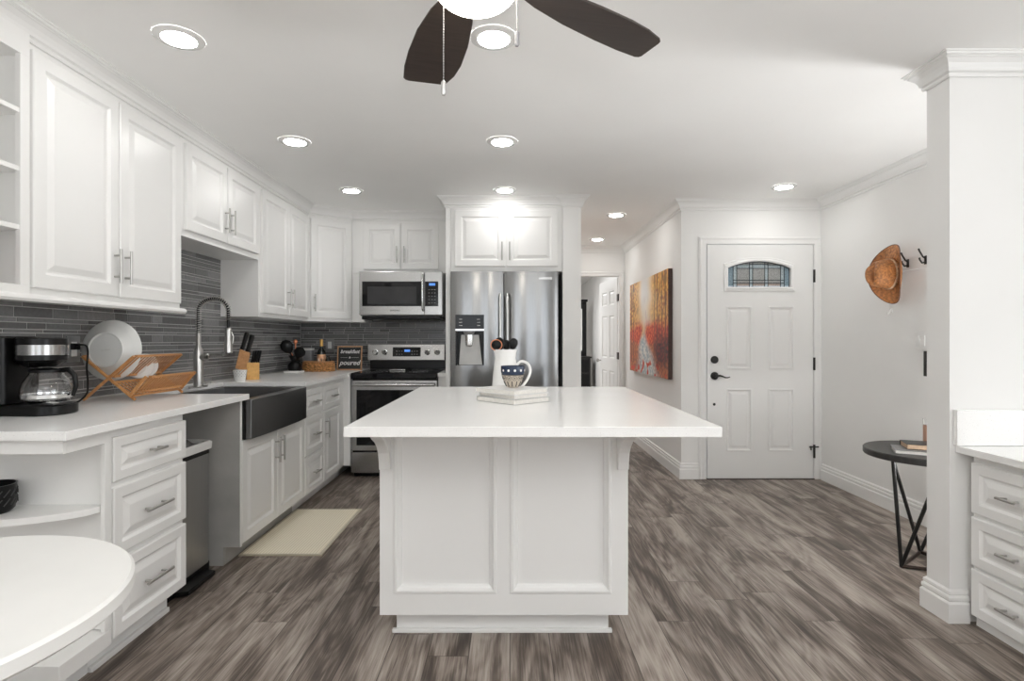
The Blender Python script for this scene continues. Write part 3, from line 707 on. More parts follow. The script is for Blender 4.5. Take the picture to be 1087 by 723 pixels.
zrow = [468, 430, 392, 240, 188, 120]
for i in range(9):
    for j in range(5):
        kind_ = 'gclear'
        if i in (0, 8): kind_ = 'gblue'; 
        elif i in (1, 3, 5, 7): kind_ = 'glight' if j < 4 else 'gclear'
        elif j in (0,): kind_ = 'gtan'
        elif j == 3: kind_ = 'glight'
        x0, x1, z0, z1 = gp(vx[i]), gp(vx[i+1]), gq(zrow[j]), gq(zrow[j+1])
        if z0 > archtop((x0+x1)/2)-.004: continue
        cells.append((x0, x1, z0, z1, kind_))
order = ['gblue', 'glight', 'gclear', 'gtan']; b = B()
for x0, x1, z0, z1, k in cells:
    if z0 > min(archtop(x0), archtop(x1))-.003:
        z0 = min(z0, min(archtop(x0), archtop(x1))-.003)
    b.mi = order.index(k); pl = clip_cell(x0, x1, z0, z1)
    b.loops([[(x, yg, z) for x, z in pl], [(x, yg+.004, z) for x, z in pl]])
build(b, 'leaded_glass', order, d)
b = B()
for v_ in vx[1:-1]:
    x = gp(v_); b.box((x-.003, yg-.003, gz0), (x+.003, yg-.0005, archtop(x)-.001))
for j in (1, 2, 3, 4):
    z = gq(zrow[j]); xa, xb = (gp(222), gp(876)) if j < 3 else (gp(268), gp(830)); xa = xa if j != 4 else gp(432); xb = xb if j != 4 else gp(668)
    b.box((xa, yg-.003, z-.003), (xb, yg-.0005, z+.003))
b.box((gx0, yg-.003, gz0), (gx1, yg-.0005, gz0+.006)); b.box((gx0, yg-.003, gz0), (gx0+.005, yg-.0005, archtop(gx0))); b.box((gx1-.005, yg-.003, gz0), (gx1, yg-.0005, archtop(gx1)))
for i in range(N): b.loops([[(gxs[i], y, archtop(gxs[i])-.006), (gxs[i+1], y, archtop(gxs[i+1])-.006), (gxs[i+1], y, archtop(gxs[i+1])), (gxs[i], y, archtop(gxs[i]))] for y in (yg-.003, yg-.0005)])
build(b, 'leading', 'lead', d)
RX = Matrix.Rotation(PI/2, 4, 'X')
b = B(Matrix.Translation((1.770, DY, 1.035)) @ RX); b.lathe([(.033, 0), (.033, .008), (.028, .016), (.010, .022)], (0, 0, 0), 24); build(b, 'deadbolt', 'blackm', d, smooth=True)
b = B(Matrix.Translation((1.770, DY, .896)) @ RX); b.lathe([(.034, 0), (.034, .008), (.026, .016), (.014, .020), (.012, .05)], (0, 0, 0), 24)
b.T = Matrix(); b.tube([(1.770, DY-.045, .896), (1.80, DY-.05, .900), (1.825, DY-.05, .893), (1.845, DY-.05, .884), (1.865, DY-.05, .883), (1.885, DY-.05, .889)], [.011, .009, .007, .006, .005, .004], 10); build(b, 'lever_handle', 'blackm', d, smooth=True)
b = B(Matrix.Translation((1.768, DY, .649)) @ RX); b.lathe([(.012, 0), (.012, .002)], (0, 0, 0), 16); build(b, 'bolt_hole', 'black', d)
for z0, z1, pin in ((1.705, 1.815, 0), (.945, 1.055, 0), (.185, .300, 1)):
    b = B(); b.tube([(2.632, 4.808, z0), (2.632, 4.808, z1)], .0085, 10); b.box((2.624, 4.8135, z0), (2.632, 4.8145, z1))
    if pin: b.tube([(2.585, 4.800, .283), (2.665, 4.800, .283)], .006, 8); b.tube([(2.60, 4.803, .29), (2.60, 4.803, .255)], .006, 8)
    build(b, 'hinge', 'blackm', d, smooth=True)
box('threshold', (1.70, 4.80, .0), (2.632, 4.95, .007), 'darkwood', d)
# casing
def casing(b, x0, x1, zt, y, w, t=.018, s=-1):
    R = [(0, 0), (0, .010), (.006, t*.8), (w*.55, t*.7), (w*.8, t), (w, t*.6), (w, 0)]
    prof = []
    path = [(x0, 0), (x0, zt), (x1, zt), (x1, 0)]
    off = [(-1, 0), (-1, 1), (1, 1), (1, 0)]
    b.loops([[(px_+ox*i, y+s*e, pz_+oz*i) for i, e in R] for (px_, pz_), (ox, oz) in zip(path, off)])
b = B(); casing(b, 1.702, 2.634, 2.036, 4.829, .066); build(b, 'trim_entry_casing', 'trim', kind='structure')

# hall end door, standing open into the room beyond
d2 = thing('door_2', (1.405, 7.33, 0), 'white six-panel door standing open at the end of the hall', 'door', kind='structure')
hx, hy = 1.405, 7.30; e = Vector((1.295, 8.03, 0)); u = (e-Vector((hx, hy, 0))).normalized(); nrm = Vector((-u.y, u.x, 0))
TH = frame((hx, hy, 0), u, nrm); LW = .74
b = B(TH); yb0, yb1 = -.035, 0
pw = [(.10, .33), (.41, .64)]; ph = [(.22, .80), (.95, 1.55), (1.67, 1.88)]
b.box((0, yb0, .01), (.10, yb1, 2.02)); b.box((.33, yb0, .01), (.41, yb1, 2.02)); b.box((.64, yb0, .01), (LW, yb1, 2.02))
for a, c in pw:
    for z0, z1 in ((.01, .22), (.80, .95), (1.55, 1.67), (1.88, 2.02)): b.box((a, yb0, z0), (c, yb1, z1))
build(b, 'slab', 'trim', d2)
TH2 = frame((hx, hy, 0)-Vector((0, 0, 0)) if False else (hx-nrm.x*.012, hy-nrm.y*.012, 0), u, nrm)
for a, c in pw:
    for q0, q1 in ph:
        R = [(0, -.01), (0, .012), (.012, .012), (.020, .002), (.030, .001), (.048, .008), (.052, .008)]
        build(B(TH2).loops([[(a+i, e_, q0+i), (c-i, e_, q0+i), (c-i, e_, q1-i), (a+i, e_, q1-i)] for i, e_ in R]), 'door_panel', 'trim', d2)
p0 = TH @ Vector((LW-.06, 0, .92)); b = B(); b.tube([p0, p0+nrm*.03], .010, 10); b.tube([p0+nrm*.03, p0+nrm*.045, p0+nrm*.06, p0+nrm*.068], [.016, .026, .024, .012], 14); build(b, 'knob', 'nickel', d2, smooth=True)
for z in (.22, 1.0, 1.76): b = B(); b.box((hx-.006, 7.205, z-.045), (hx+.006, 7.30, z+.045)); build(b, 'hinge', 'rust', d2)
b = B(); casing(b, .625, 1.41, 2.030, 7.199, .06); build(b, 'trim_hall_casing', 'trim', kind='structure')

# dresser and mirror in the far room
t = thing('dresser', (1.20, 10.55, 0), 'black dresser in the room beyond the hall doorway', 'dresser')
box('body', (.85, 10.30, .03), (1.49, 10.80, .87), 'blackm', t, .004); box('top', (.83, 10.28, .871), (1.51, 10.82, .90), 'blackm', t, .004)
for i in range(3): box('drawer', (.88, 10.288, .09+.26*i), (1.46, 10.299, .32+.26*i), 'black', t, .003)
t = thing('framed_mirror', (1.2, 10.6, .90), 'tall black framed mirror standing on the black dresser', 'mirror')
b = B(); b.box((.93, 10.55, .902), (.99, 10.60, 1.93)); b.box((1.37, 10.55, .902), (1.45, 10.60, 1.93)); b.box((.99, 10.55, .902), (1.37, 10.60, 1.0)); b.box((.90, 10.53, 1.93), (1.47, 10.62, 1.975)); b.box((.99, 10.55, 1.80), (1.37, 10.6, 1.93))
build(b, 'frame', 'black', t, .004); box('mirror_glass', (.99, 10.57, 1.0), (1.37, 10.58, 1.80), 'chrome', t)

# ================================================================== RECESSED LIGHTS
def can(x, y, label):
    t = thing('recessed_light', (x, y, CZ-.03), label, 'light', 'recessed ceiling lights')
    b = B(); b.lathe([(.064, CZ-.0085), (.088, CZ-.0065), (.094, CZ-.003), (.094, CZ-.0005)], (x, y, 0), 40, False, False); build(b, 'trim_ring', 'white', t, smooth=True)
    b = B(); b.lathe([(.0635, CZ-.004), (.0635, CZ-.0095), (.060, CZ-.0105)], (x, y, 0), 36); build(b, 'lens', 'lens', t)
    return t
LP = [(-.066, 2.231, 'lit recessed ceiling light right beside the fan globe'), (-1.329, 2.231, 'lit recessed ceiling light nearest the tall wall cabinets, top left'),
      (-1.314, 3.393, 'lit recessed ceiling light above the sink side, second from the camera on the left'), (-.049, 3.393, 'lit recessed ceiling light in mid ceiling between the fan and the refrigerator'),
      (-1.286, 4.503, 'small lit recessed ceiling light nearest the angled corner cabinet'), (-.042, 4.49, 'lit recessed ceiling light just in front of the refrigerator cabinet'),
      (1.026, 5.383, 'lit recessed ceiling light at the mouth of the hall, nearer of two'), (1.049, 6.69, 'lit recessed ceiling light deep in the hall, near the end doorway'),
      (2.163, 4.393, 'lit recessed ceiling light in front of the entry door')]
c0 = can(*LP[0])
for x, y, l in LP[1:]: dup(c0, (x-LP[0][0], y-LP[0][1], 0), 0, l)
# added fill below the far room's ceiling, out of view, brightens its door
area_light('bedroom_fill', (.3, 9.0, 2.38), (0, 0, 0), .8, .8, 42)

# ================================================================== CEILING FAN
FXc, FYc, BZ = -.085, 1.36, 2.10
t = thing('ceiling_fan', (FXc, FYc, 2.0), 'ceiling fan with dark brown blades and a lit white globe', 'ceiling fan')
b = B(); b.lathe([(.075, CZ-.001), (.07, CZ-.03), (.03, CZ-.05), (.016, CZ-.055), (.016, CZ-.12), (.06, CZ-.13), (.115, CZ-.155), (.125, CZ-.20), (.11, CZ-.25), (.09, CZ-.275)], (FXc, FYc, 0), 36); build(b, 'motor_housing', 'nickel', t, smooth=True)
b = B(); b.lathe([(.09, 2.144), (.10, 2.13), (.10, 2.095), (.085, 2.085)], (FXc, FYc, 0), 36); build(b, 'light_fitter', 'nickel', t, smooth=True)
b = B(); b.lathe([(.100, 2.0845)]+[(.106*math.cos(a), 2.078-.060*math.sin(a)) for a in [PI/2*k/10 for k in range(10)]]+[(.004, 2.018)], (FXc, FYc, 0), 36); build(b, 'globe', 'globe', t, smooth=True)
bl = [(.17, -.042), (.24, -.058), (.36, -.076), (.48, -.084), (.56, -.080), (.625, -.066), (.638, -.058), (.645, -.046), (.688, .058), (.688, .070), (.678, .079), (.60, .088), (.50, .090), (.36, .084), (.24, .066), (.17, .045)]
for k in range(5):
    a = math.radians(37+72*k); T = Matrix.Translation((FXc, FYc, 2.125)) @ Matrix.Rotation(a, 4, 'Z') @ Matrix.Rotation(.16, 4, 'X')
    bo = build(B(T).prism(bl, 'z', 0, .007), 'blade', 'darkwood', t, .002)
    b = B(T); b.prism([(.10, -.014), (.15, -.02), (.23, -.032), (.23, .032), (.15, .02), (.10, .014)], 'z', .0075, .012); build(b, 'blade_bracket', 'nickel', bo)
for x, y, z0, m_ in ((-.163, FYc+.0, 1.805, 'nickel'), (.0165, FYc, 1.925, 'acrylic')):
    b = B(); n_ = int((2.09-z0-.035)/.0065)
    for k in range(n_): 
        z = z0+.037+.0065*k; b.lathe([(.0004, -.0030), (.0015, -.0010), (.0015, .0010), (.0004, .0030)], (x, y, z), 6)
    pc = build(b, 'pull_chain', 'grey', t)
    build(B().lathe([(.003, .035), (.006, .032), (.0062, .004), (.004, 0)], (x, y, z0), 12), 'pull', m_, pc, smooth=True)

# ================================================================== ROUND TABLE, TRASH CAN, RUG, DESK
t = thing('round_table', (-1.107, .94, 0), 'round white table in the bottom left corner', 'table')
b = B(); b.lathe([(.386, .706), (.392, .712), (.392, .734), (.386, .740)], (-1.107, .94, 0), 96); build(b, 'tabletop', 'tabletop', t, smooth=True)
b = B(); b.lathe([(.24, 0), (.24, .012), (.05, .03), (.035, .05), (.035, .70), (.12, .7055)], (-1.107, .94, 0), 32); build(b, 'pedestal', 'tabletop', t, smooth=True)

t = thing('trash_can', (-1.73, 2.72, 0), 'slim stainless step trash can with white rim in the open cabinet bay', 'trash can')
def rrect(x0, x1, y0, y1, r, n=5):
    P = []
    for cx, cy, a0 in ((x1-r, y1-r, 0), (x0+r, y1-r, PI/2), (x0+r, y0+r, PI), (x1-r, y0+r, 1.5*PI)):
        for k in range(n+1): a = a0+PI/2*k/n; P.append((cx+r*math.cos(a), cy+r*math.sin(a)))
    return P
tx0, tx1, ty0, ty1 = -1.90, -1.572, 2.515, 2.925
def rr(g_, z, r=.04): return [(x, y, z) for x, y in rrect(tx0-g_, tx1+g_, ty0-g_, ty1+g_, r)]
build(B().loops([rr(0, .05), rr(0, .638), rr(-.008, .638), rr(-.008, .10)], True, True), 'body', 'can_steel', t, smooth=True)
build(B().loops([rr(.001, .618), rr(.004, .618), rr(.004, .644), rr(.001, .644)], False, False), 'band', 'black', t)
b = B(); b.loops([rr(-.006, .640), rr(.012, .642), rr(.014, .675), rr(.004, .683), rr(-.012, .680), rr(-.014, .645)], False, False); build(b, 'rim', 'white', t, smooth=True)
build(B().loops([rr(.004, .0), rr(.004, .049)], True, True), 'base', 'black', t, .002)
b = B(); b.prism([(-1.567, 2.58), (-1.505, 2.60), (-1.505, 2.84), (-1.567, 2.86)], 'z', .008, .03); build(b, 'pedal', 'black', t, .003)
b = B(); n_ = 16
for i in range(n_):
    for j in range(n_):
        def q(i_, j_):
            x = tx0+.02+(tx1-tx0-.04)*i_/n_; y = ty0+.02+(ty1-ty0-.04)*j_/n_; return (x, y, .668+.040*noise.noise(Vector((x*22, y*22, 3))))
        b.f([b.v(q(i, j)), b.v(q(i+1, j)), b.v(q(i+1, j+1)), b.v(q(i, j+1))])
bmesh.ops.remove_doubles(b.bm, verts=b.bm.verts, dist=1e-5)
build(b, 'crumpled_bag', 'greycloth', solid=.002, label='crumpled grey bag filling the top of the trash can', cat='bag')

t = thing('kitchen_mat', (-1.285, 3.52, 0), 'cream woven rectangular mat on the floor in front of the sink cabinet', 'rug')
box('woven_field', (-1.50, 3.115, .0005), (-1.068, 3.93, .008), 'rug', t, .002)
b = B(); 
for a, c in (((-1.515, 3.10), (-1.05, 3.115)), ((-1.515, 3.93), (-1.05, 3.944)), ((-1.515, 3.115), (-1.50, 3.93)), ((-1.068, 3.115), (-1.05, 3.93))): b.box((*a, .0005), (*c, .009))
build(b, 'edge_binding', mat('cream_binding', (.52, .47, .37), .9), t)

# built-in desk at the right
t = thing('desk_cabinet', (2.22, 1.9, 0), 'white built-in drawer cabinet with bar pulls at the right edge', 'cabinet')
TR = frame((1.96, 2.35, 0), (0, -1, 0), (-1, 0, 0))
build(B(TR).box((0, -.54, .045), (1.0, 0, .724)), 'body', 'cab', t, .0015)
build(B(TR).box((0, -.52, 0), (1.0, -.012, .0445)), 'plinth', 'cab', t)
for x0, x1 in ((.008, .395), (.403, .80)):
    for z0, z1 in ((.050, .246), (.260, .464), (.480, .690)): door(TR, x0, x1, z0, z1, t, 'mid', name='drawer', L=.08, fr=.045)
box('desk_countertop', (1.905, 1.3, .7255), (2.52, 2.378, .755), 'quartz', bevel=.002, label='white quartz countertop of the built-in desk at right', cat='countertop')
box('desk_backsplash', (1.896, 2.357, .7565), (2.52, 2.378, .908), 'quartz', bevel=.002, label='low white quartz backsplash standing on the right desk countertop', cat='backsplash')

# ================================================================== COFFEE MAKER
cx, cy, cz = -1.90, 2.19, .9155
t = thing('coffee_maker', (cx, cy, cz), 'black drip coffee maker with glass carafe and steel band', 'coffee maker')
def slabr(x0, x1, y0, y1, r, z0, z1, n=10, e=.005):
    return [[(x, y, z) for x, y in rrect(x0+g_, x1-g_, y0+g_, y1-g_, r, n)] for z, g_ in ((z0, e), (z0+e, 0), (z1-e, 0), (z1, e))]
build(B().loops(slabr(-2.09, -1.735, 2.105, 2.285, .075, cz, cz+.040)), 'base', 'black', t, smooth=True)
build(B().loops(slabr(-2.09, -1.925, 2.102, 2.288, .03, cz+.041, cz+.305)), 'water_tank', 'black', t, smooth=True)
build(B().loops(slabr(-1.924, -1.772, 2.110, 2.280, .075, cz+.208, cz+.300)), 'brew_head', 'black', t, smooth=True)
build(B().loops(slabr(-1.9235, -1.7695, 2.108, 2.282, .076, cz+.232, cz+.272, e=.0005)), 'steel_band', 'steelh', t, smooth=True)
b = B(); b.loops([[(x, y, z) for x, y in rrect(-1.918+g_, -1.785-g_, 2.122+g_, 2.268-g_, .05, 8)] for z, g_ in ((cz+.207, 0), (cz+.186, .02))]); build(b, 'filter_basket', 'black', t, smooth=True)
kx, ky = -1.829, 2.193
b = B(); b.lathe([(.055, .002), (.074, .012), (.083, .035), (.084, .052), (.075, .085), (.058, .108), (.052, .120), (.050, .120), (.056, .107), (.073, .084), (.082, .052), (.081, .035), (.072, .014), (.053, .005)], (kx, ky, cz+.043), 36, True, True); car = build(b, 'carafe', 'glass', t, smooth=True)
b = B(); b.lathe([(.082, .022), (.0855, .022), (.0865, .036), (.083, .036)], (kx, ky, cz+.043), 36, False, False); build(b, 'carafe_band', 'chrome', car, smooth=True)
b = B(); b.lathe([(.056, .1205), (.056, .130), (.034, .136), (.012, .138)], (kx, ky, cz+.043), 28); build(b, 'carafe_lid', 'black', car, smooth=True)
b = B(); b.tube([(kx+.045, ky+.010, cz+.170), (kx+.078, ky+.012, cz+.174), (kx+.100, ky+.014, cz+.152), (kx+.106, ky+.014, cz+.11), (kx+.094, ky+.013, cz+.07)], [.010, .011, .010, .009, .007], 10); build(b, 'carafe_handle', 'black', car, smooth=True)
CPT = Matrix.Translation((-1.765, 2.165, cz+.0435)) @ Matrix.Rotation(.12, 4, 'Y')
cp_ = build(B(CPT).box((-.022, -.045, 0), (.022, .05, .005)), 'control_panel', 'slate', t, .002)
build(B(CPT).box((-.014, -.035, .0052), (.012, -.004, .0075)), 'clock_display', 'lgrey', cp_)
build(B(CPT).box((-.014, .008, .0052), (.010, .038, .0075)), 'button', 'acrylic', cp_)
# outlet and cord
def plate(x, y0, y1, z0, z1, label, m_='outlet'):
    t = thing('wall_outlet', (x, (y0+y1)/2, z0), label, 'outlet')
    box('cover_plate', (x, y0, z0), (x+.006, y1, z1), m_, t, .002); ym = (y0+y1)/2; zm = (z0+z1)/2
    box('receptacle', (x+.006, ym-.017, zm-.035), (x+.009, ym+.017, zm+.035), 'white', t, .002); return t
plate(XL+.006, 2.62, 2.70, 1.10, 1.225, 'steel wall outlet plate on the left backsplash behind the coffee maker')
b = B(); P_ = [(-2.085, 2.655, 1.175), (-2.05, 2.645, 1.183), (-2.00, 2.62, 1.18), (-1.975, 2.60, 1.15), (-1.965, 2.58, 1.08), (-1.93, 2.54, 1.01), (-1.90, 2.49, .96), (-1.92, 2.44, .925), (-1.98, 2.40, .9205), (-2.04, 2.36, .9205)]
def smooth_pts(P, n=6):
    P = [Vector(p) for p in P]; out = []
    for i in range(len(P)-1):
        p0, p1, p2, p3 = P[max(i-1, 0)], P[i], P[i+1], P[min(i+2, len(P)-1)]
        for k in range(n):
            s = k/n; out.append(.5*((2*p1)+(-p0+p2)*s+(2*p0-5*p1+4*p2-p3)*s*s+(-p0+3*p1-3*p2+p3)*s**3))
    return out+[P[-1]]
b.tube(smooth_pts(P_), .0042, 8); b.box((-2.093, 2.64, 1.16), (-2.065, 2.67, 1.19)); build(b, 'power_cord', 'black', smooth=True, label='black power cord hanging from the outlet behind the coffee maker', cat='cord')

# ================================================================== DISH RACK with plates
ra0, ra1 = 2.60, 2.99
t = thing('dish_rack', (-1.88, 2.79, .916), 'folding bamboo dish rack on the counter left of the faucet', 'dish rack')
cxr, czr = -1.888, 1.022; e1 = (-1.763, 1.130); e2 = (-2.015, 1.130); f1 = (-1.765, .924); f2 = (-2.000, .924)
def bar(b, p, q, y0, y1, th=.006):
    p = Vector((p[0], 0, p[1])); q = Vector((q[0], 0, q[1])); d_ = (q-p).normalized(); n_ = Vector((-d_.z, 0, d_.x))*th
    pr = [p+n_, q+n_, q-n_, p-n_]
    b.loops([[(v.x, y0, v.z) for v in pr], [(v.x, y1, v.z) for v in pr]])
for y in (ra0, ra1-.012):
    for p, q, dy in ((f2, e1, 0), (f1, e2, .0115)):
        b = B(); bar(b, p, q, y+dy, y+dy+.011); build(b, 'leg', 'bamboo', t, .002)
def slats(nm, p, q, n_=15, r=.0024, top=True):
    b = B()
    for k in range(n_):
        y = ra0+.030+(ra1-ra0-.055)*k/(n_-1); bar(b, p, q, y-r, y+r, r)
    ux = Vector((q[0]-p[0], q[1]-p[1])).normalized()
    for c_ in (p, q):
        b.box((c_[0]-.007, ra0+.0235, c_[1]-.005), (c_[0]+.007, ra1-.013, c_[1]+.005))
    return build(b, nm, 'bamboo', t)
slats('slat_panel', (cxr+.016, czr+.012), (e1[0]-.003, e1[1]))
slats('slat_panel', (cxr-.016, czr+.012), (e2[0]+.003, e2[1]))
slats('slat_panel', (cxr+.014, czr-.016), (f1[0]-.012, f1[1]+.020))
for y in (ra0-.012, ra1):
    b = B(); bar(b, (-1.775, .945), (-1.697, 1.035), y, y+.011, .007); build(b, 'end_bar', 'bamboo', t, .002)
slats('slat_panel', (-1.763, .960), (-1.699, 1.032), 17)
# plates: the big bowl faces the camera with its underside
def dish(x, y, z, r, tiltx, label, deep=.045, m_='ceramic', name='plate', mark=True, rz=0):
    T = Matrix.Translation((x, y, z)) @ Matrix.Rotation(rz, 4, 'Z') @ Matrix.Rotation(PI/2+tiltx, 4, 'X')
    t = thing(name, (x, y, z), label, 'plate')
    prof = [(.001, deep-.004), (r*.52, deep-.004), (r*.54, deep), (r*.57, deep), (r*.59, deep-.006), (r*.80, deep*.45), (r*.96, .006), (r, 0), (r*.985, -.003), (r*.93, .002), (r*.76, deep*.40), (r*.54, deep-.014), (.001, deep-.014)]
    bb = B(T); bb.lathe(prof, (0, 0, 0), 64, False, False); build(bb, 'dish', m_, t, smooth=True)
    if mark:
        TT = T @ Matrix.Translation((0, 0, deep-.0035)); text('maker_mark', 'ceramic', .014, TT @ Matrix.Rotation(.12, 4, 'Z'), 'lgrey', t)
    return t
dish(-1.920, 2.678, 1.157, .146, -.06, 'large pale serving plate standing in the dish rack, underside showing', mark=True, name='serving_plate', rz=.0)
dish(-1.862, 2.79, 1.075, .062, -.08, 'small white saucer behind the large plate in the rack', .012, 'white', 'saucer', False, .35)
dish(-1.862, 2.83, 1.075, .062, -.08, 'small white saucer farthest back in the dish rack', .012, 'white', 'saucer', False, .35)

# ================================================================== KNIFE BLOCK and pot
kx, ky, kz = -1.91, 4.10, .9155
u = Vector((.905, .425, 0)); w = Vector((-.425, .905, 0))
TK = Matrix(((u.x, w.x, 0, kx), (u.y, w.y, 0, ky), (0, 0, 1, kz), (0, 0, 0, 1)))
t = thing('knife_block', (kx, ky, kz), 'slanted wooden block full of black handled knives', 'knife block')
b = B(TK); b.box((-.03, -.05, 0), (.055, .045, .125)); build(b, 'front_block', 'bamboo2', t, .003)
b = B(TK); b.loops([[(x, y, z) for x, z in ((-.105, .085), (-.032, .068), (-.005, .195), (-.075, .225))] for y in (-.045, .045)]); build(b, 'slanted_block', 'bamboo', t, .003)
b = B(TK); b.loops([[(x, y, z) for x, z in ((-.10, 0), (-.0305, 0), (-.0305, .066), (-.085, .080))] for y in (-.04, .04)]); build(b, 'foot', 'bamboo', t, .002)
text('lettering', 'CHEF', .016, TK @ Matrix.Translation((.012, -.0505, .035)) @ FRONT, 'slate', t) if False else None
i_ = 0
for s, hh, rad, lst in ((0, .125, .0155, ((-.062, -.028, .222), (-.062, .005, .222), (-.028, -.022, .205), (-.022, .020, .203), (-.060, .038, .221))), (1, .088, .0078, ((.002, -.034, .126), (.018, -.034, .126), (.034, -.034, .126), (.048, -.034, .126), (.012, -.004, .126), (.030, -.004, .126), (.046, -.004, .126)))):
    for x, y, z in lst:
        dx = .03 if s == 0 else .016
        bb = B(TK); bb.tube([(x, y, z), (x+dx*.25, y, z+hh*.2), (x+dx, y, z+hh*.85), (x+dx*1.12, y, z+hh)], [rad, rad*.8, rad*1.05, rad*.8], 8)
        if s == 0: g_, l_ = 'large kitchen knives in the slanted block', 'large black handled knife in the upper slanted part of the block'
        else: g_, l_ = 'steak knives in the front block', 'thin black handled steak knife in the low front part of the block'
        k_ = build(bb, 'kitchen_knife' if s == 0 else 'steak_knife', 'black', smooth=True, label=l_, cat='knife', group=g_)
px_, py_ = -1.91, 3.93
b = B(); b.lathe([(.034, 0), (.036, .004), (.047, .078), (.045, .078), (.034, .008), (.001, .008)], (px_, py_, kz), 28, True, False)
t = thing('white_pot', (px_, py_, kz), 'small white pot with black dot pattern in front of the knife block', 'pot'); build(b, 'body', 'white', t, smooth=True)
b = B()
for r_ in range(4):
    for k in range(14):
        a = 2*PI*(k+.5*(r_ % 2))/14; z = .036+.011*r_; R_ = .036+.011*(z/.078)+.0004; p = Vector((px_+R_*math.cos(a), py_+R_*math.sin(a), kz+z)); n_ = Vector((math.cos(a), math.sin(a), 0)); tt = Vector((-n_.y, n_.x, 0))
        b.f([b.v(p+n_*.0006+tt*.0022*math.cos(q_)+Vector((0, 0, .0022*math.sin(q_)))) for q_ in [PI/3*j for j in range(6)]])
build(b, 'dot_pattern', 'slate', t)

# ================================================================== CORNER ITEMS
ux_, uy_ = -1.93, 4.98
box('marble_tray', (-2.0, 4.905, .9155), (-1.865, 5.04, .932), 'white', bevel=.003, label='white slab tray under the black utensils in the corner', cat='tray')
t = thing('utensil_stand', (ux_, uy_, .932), 'black utensil holder on the white tray near the corner', 'utensil holder')
b = B(); b.lathe([(.052, 0), (.060, .012), (.061, .045), (.048, .070), (.026, .088), (.032, .11), (.050, .135), (.054, .135), (.038, .108), (.030, .09)], (ux_, uy_, .9325), 24, True, True); build(b, 'body', 'black', t, smooth=True)
def utensil(p, q, m_, head, label, hs=.035, name='serving_spoon', group=None, flat=.35):
    p, q = Vector(p), Vector(q); d_ = (q-p).normalized(); t = thing(name, p, label, 'utensil', group)
    build(B().tube([p, q], .0055, 8), 'handle', m_, t, smooth=True)
    a = d_.cross(Vector((.3, -.95, 0))).normalized(); c_ = d_.cross(a).normalized()
    T = Matrix(((a.x, c_.x, d_.x, q.x), (a.y, c_.y, d_.y, q.y), (a.z, c_.z, d_.z, q.z), (0, 0, 0, 1)))
    bb = B(T); bb.lathe([(.006, -.004), (hs*.7, hs*.4), (hs, hs*1.1), (hs*.85, hs*1.8), (hs*.3, hs*2.25)], (0, 0, 0), 16, sy=flat); build(bb, 'head', head, t, smooth=True); return t
utensil((ux_-.004, uy_, 1.02), (ux_-.034, uy_-.015, 1.09), 'black', 'black', 'black spoon leaning left in the corner utensil holder', .055)
utensil((ux_+.008, uy_-.012, 1.01), (ux_+.034, uy_-.03, 1.05), 'black', 'black', 'black ladle leaning right in the corner utensil holder', .050, 'ladle')
utensil((ux_+.004, uy_+.016, 1.02), (ux_+.002, uy_+.015, 1.17), 'copper', 'copper', 'spatula with copper coloured tip upright in the corner utensil holder', .018, 'spatula')
utensil((ux_-.004, uy_+.02, 1.02), (ux_-.07, uy_+.028, 1.145), 'copper', 'copper', 'thin copper utensil leaning left behind the black spoon', .012, 'whisk')
# smoky canister
t = thing('storage_canister', (-1.97, 5.42, .9155), 'smoky grey square canister with white lid behind the basket', 'canister')
b = B(); b.box((-2.015, 5.38, .9155), (-1.925, 5.46, 1.105)); build(b, 'body', 'acrylic', t, .006); box('lid', (-2.018, 5.377, 1.1055), (-1.922, 5.463, 1.128), 'white', t, .004)
# basket
bcx, bcy = -1.78, 5.17
t = thing('wicker_basket', (bcx, bcy, .9155), 'low oval wicker basket holding a wine bottle', 'basket')
b = B()
for r_ in range(7):
    P_ = []
    for k in range(72):
        a = 2*PI*k/72; wv = .007*math.sin(a*13+PI*(r_ % 2)); P_.append((bcx+(.138+wv)*math.cos(a), bcy+(.085+wv)*math.sin(a), .922+.0115*r_+.002*math.sin(a*26)))
    b.tube(P_, .0062, 6, closed=True)
build(b, 'woven_side', 'wicker', t, smooth=True)
b = B(); b.lathe([(.136, .917), (.136, .921)], (bcx, bcy, 0), 36, sy=.61); build(b, 'bottom', 'wicker', t)
b = B(); b.tube([(bcx+.138*math.cos(2*PI*k/48), bcy+.085*math.sin(2*PI*k/48), 1.003) for k in range(48)], .008, 8, closed=True); build(b, 'rim', 'redwood', t, smooth=True)
# wine bottle
wx, wy = -1.758, 5.18
t = thing('wine_bottle', (wx, wy, .922), 'dark wine bottle with orange label and gold neck standing in the basket', 'bottle')
b = B(); b.lathe([(.034, 0), (.038, .004), (.038, .165), (.034, .182), (.016, .205), (.0145, .215), (.0145, .285), (.001, .286)], (wx, wy, .9225), 28); build(b, 'glass_body', 'bottle', t, smooth=True)
b = B(); b.lathe([(.0155, .225), (.0155, .288), (.001, .289)], (wx, wy, .9225), 20, False, True); build(b, 'foil', 'gold', t, smooth=True)
b = B(); b.lathe([(.0388, .06), (.0388, .150)], (wx, wy, .9225), 28, False, False); build(b, 'label', 'label', t, smooth=True)
for xx in (-.014, .012):
    bb = B(); bb.tube([(wx+xx, wy-.0395, .99), (wx+xx, wy-.0395, 1.035)], .005, 6); build(bb, 'printed_figure', 'slate' if xx > 0 else 'labelw', t)
# small dark jar with hanging cups in the basket
jx, jy = -1.688, 5.15
b = B(); b.lathe([(.022, 0), (.024, .004), (.024, .10), (.015, .118), (.013, .14), (.001, .141)], (jx, jy, .9225), 20); build(b, 'small_bottle', 'bottle', smooth=True, label='short dark bottle at the right end of the wicker basket', cat='bottle')
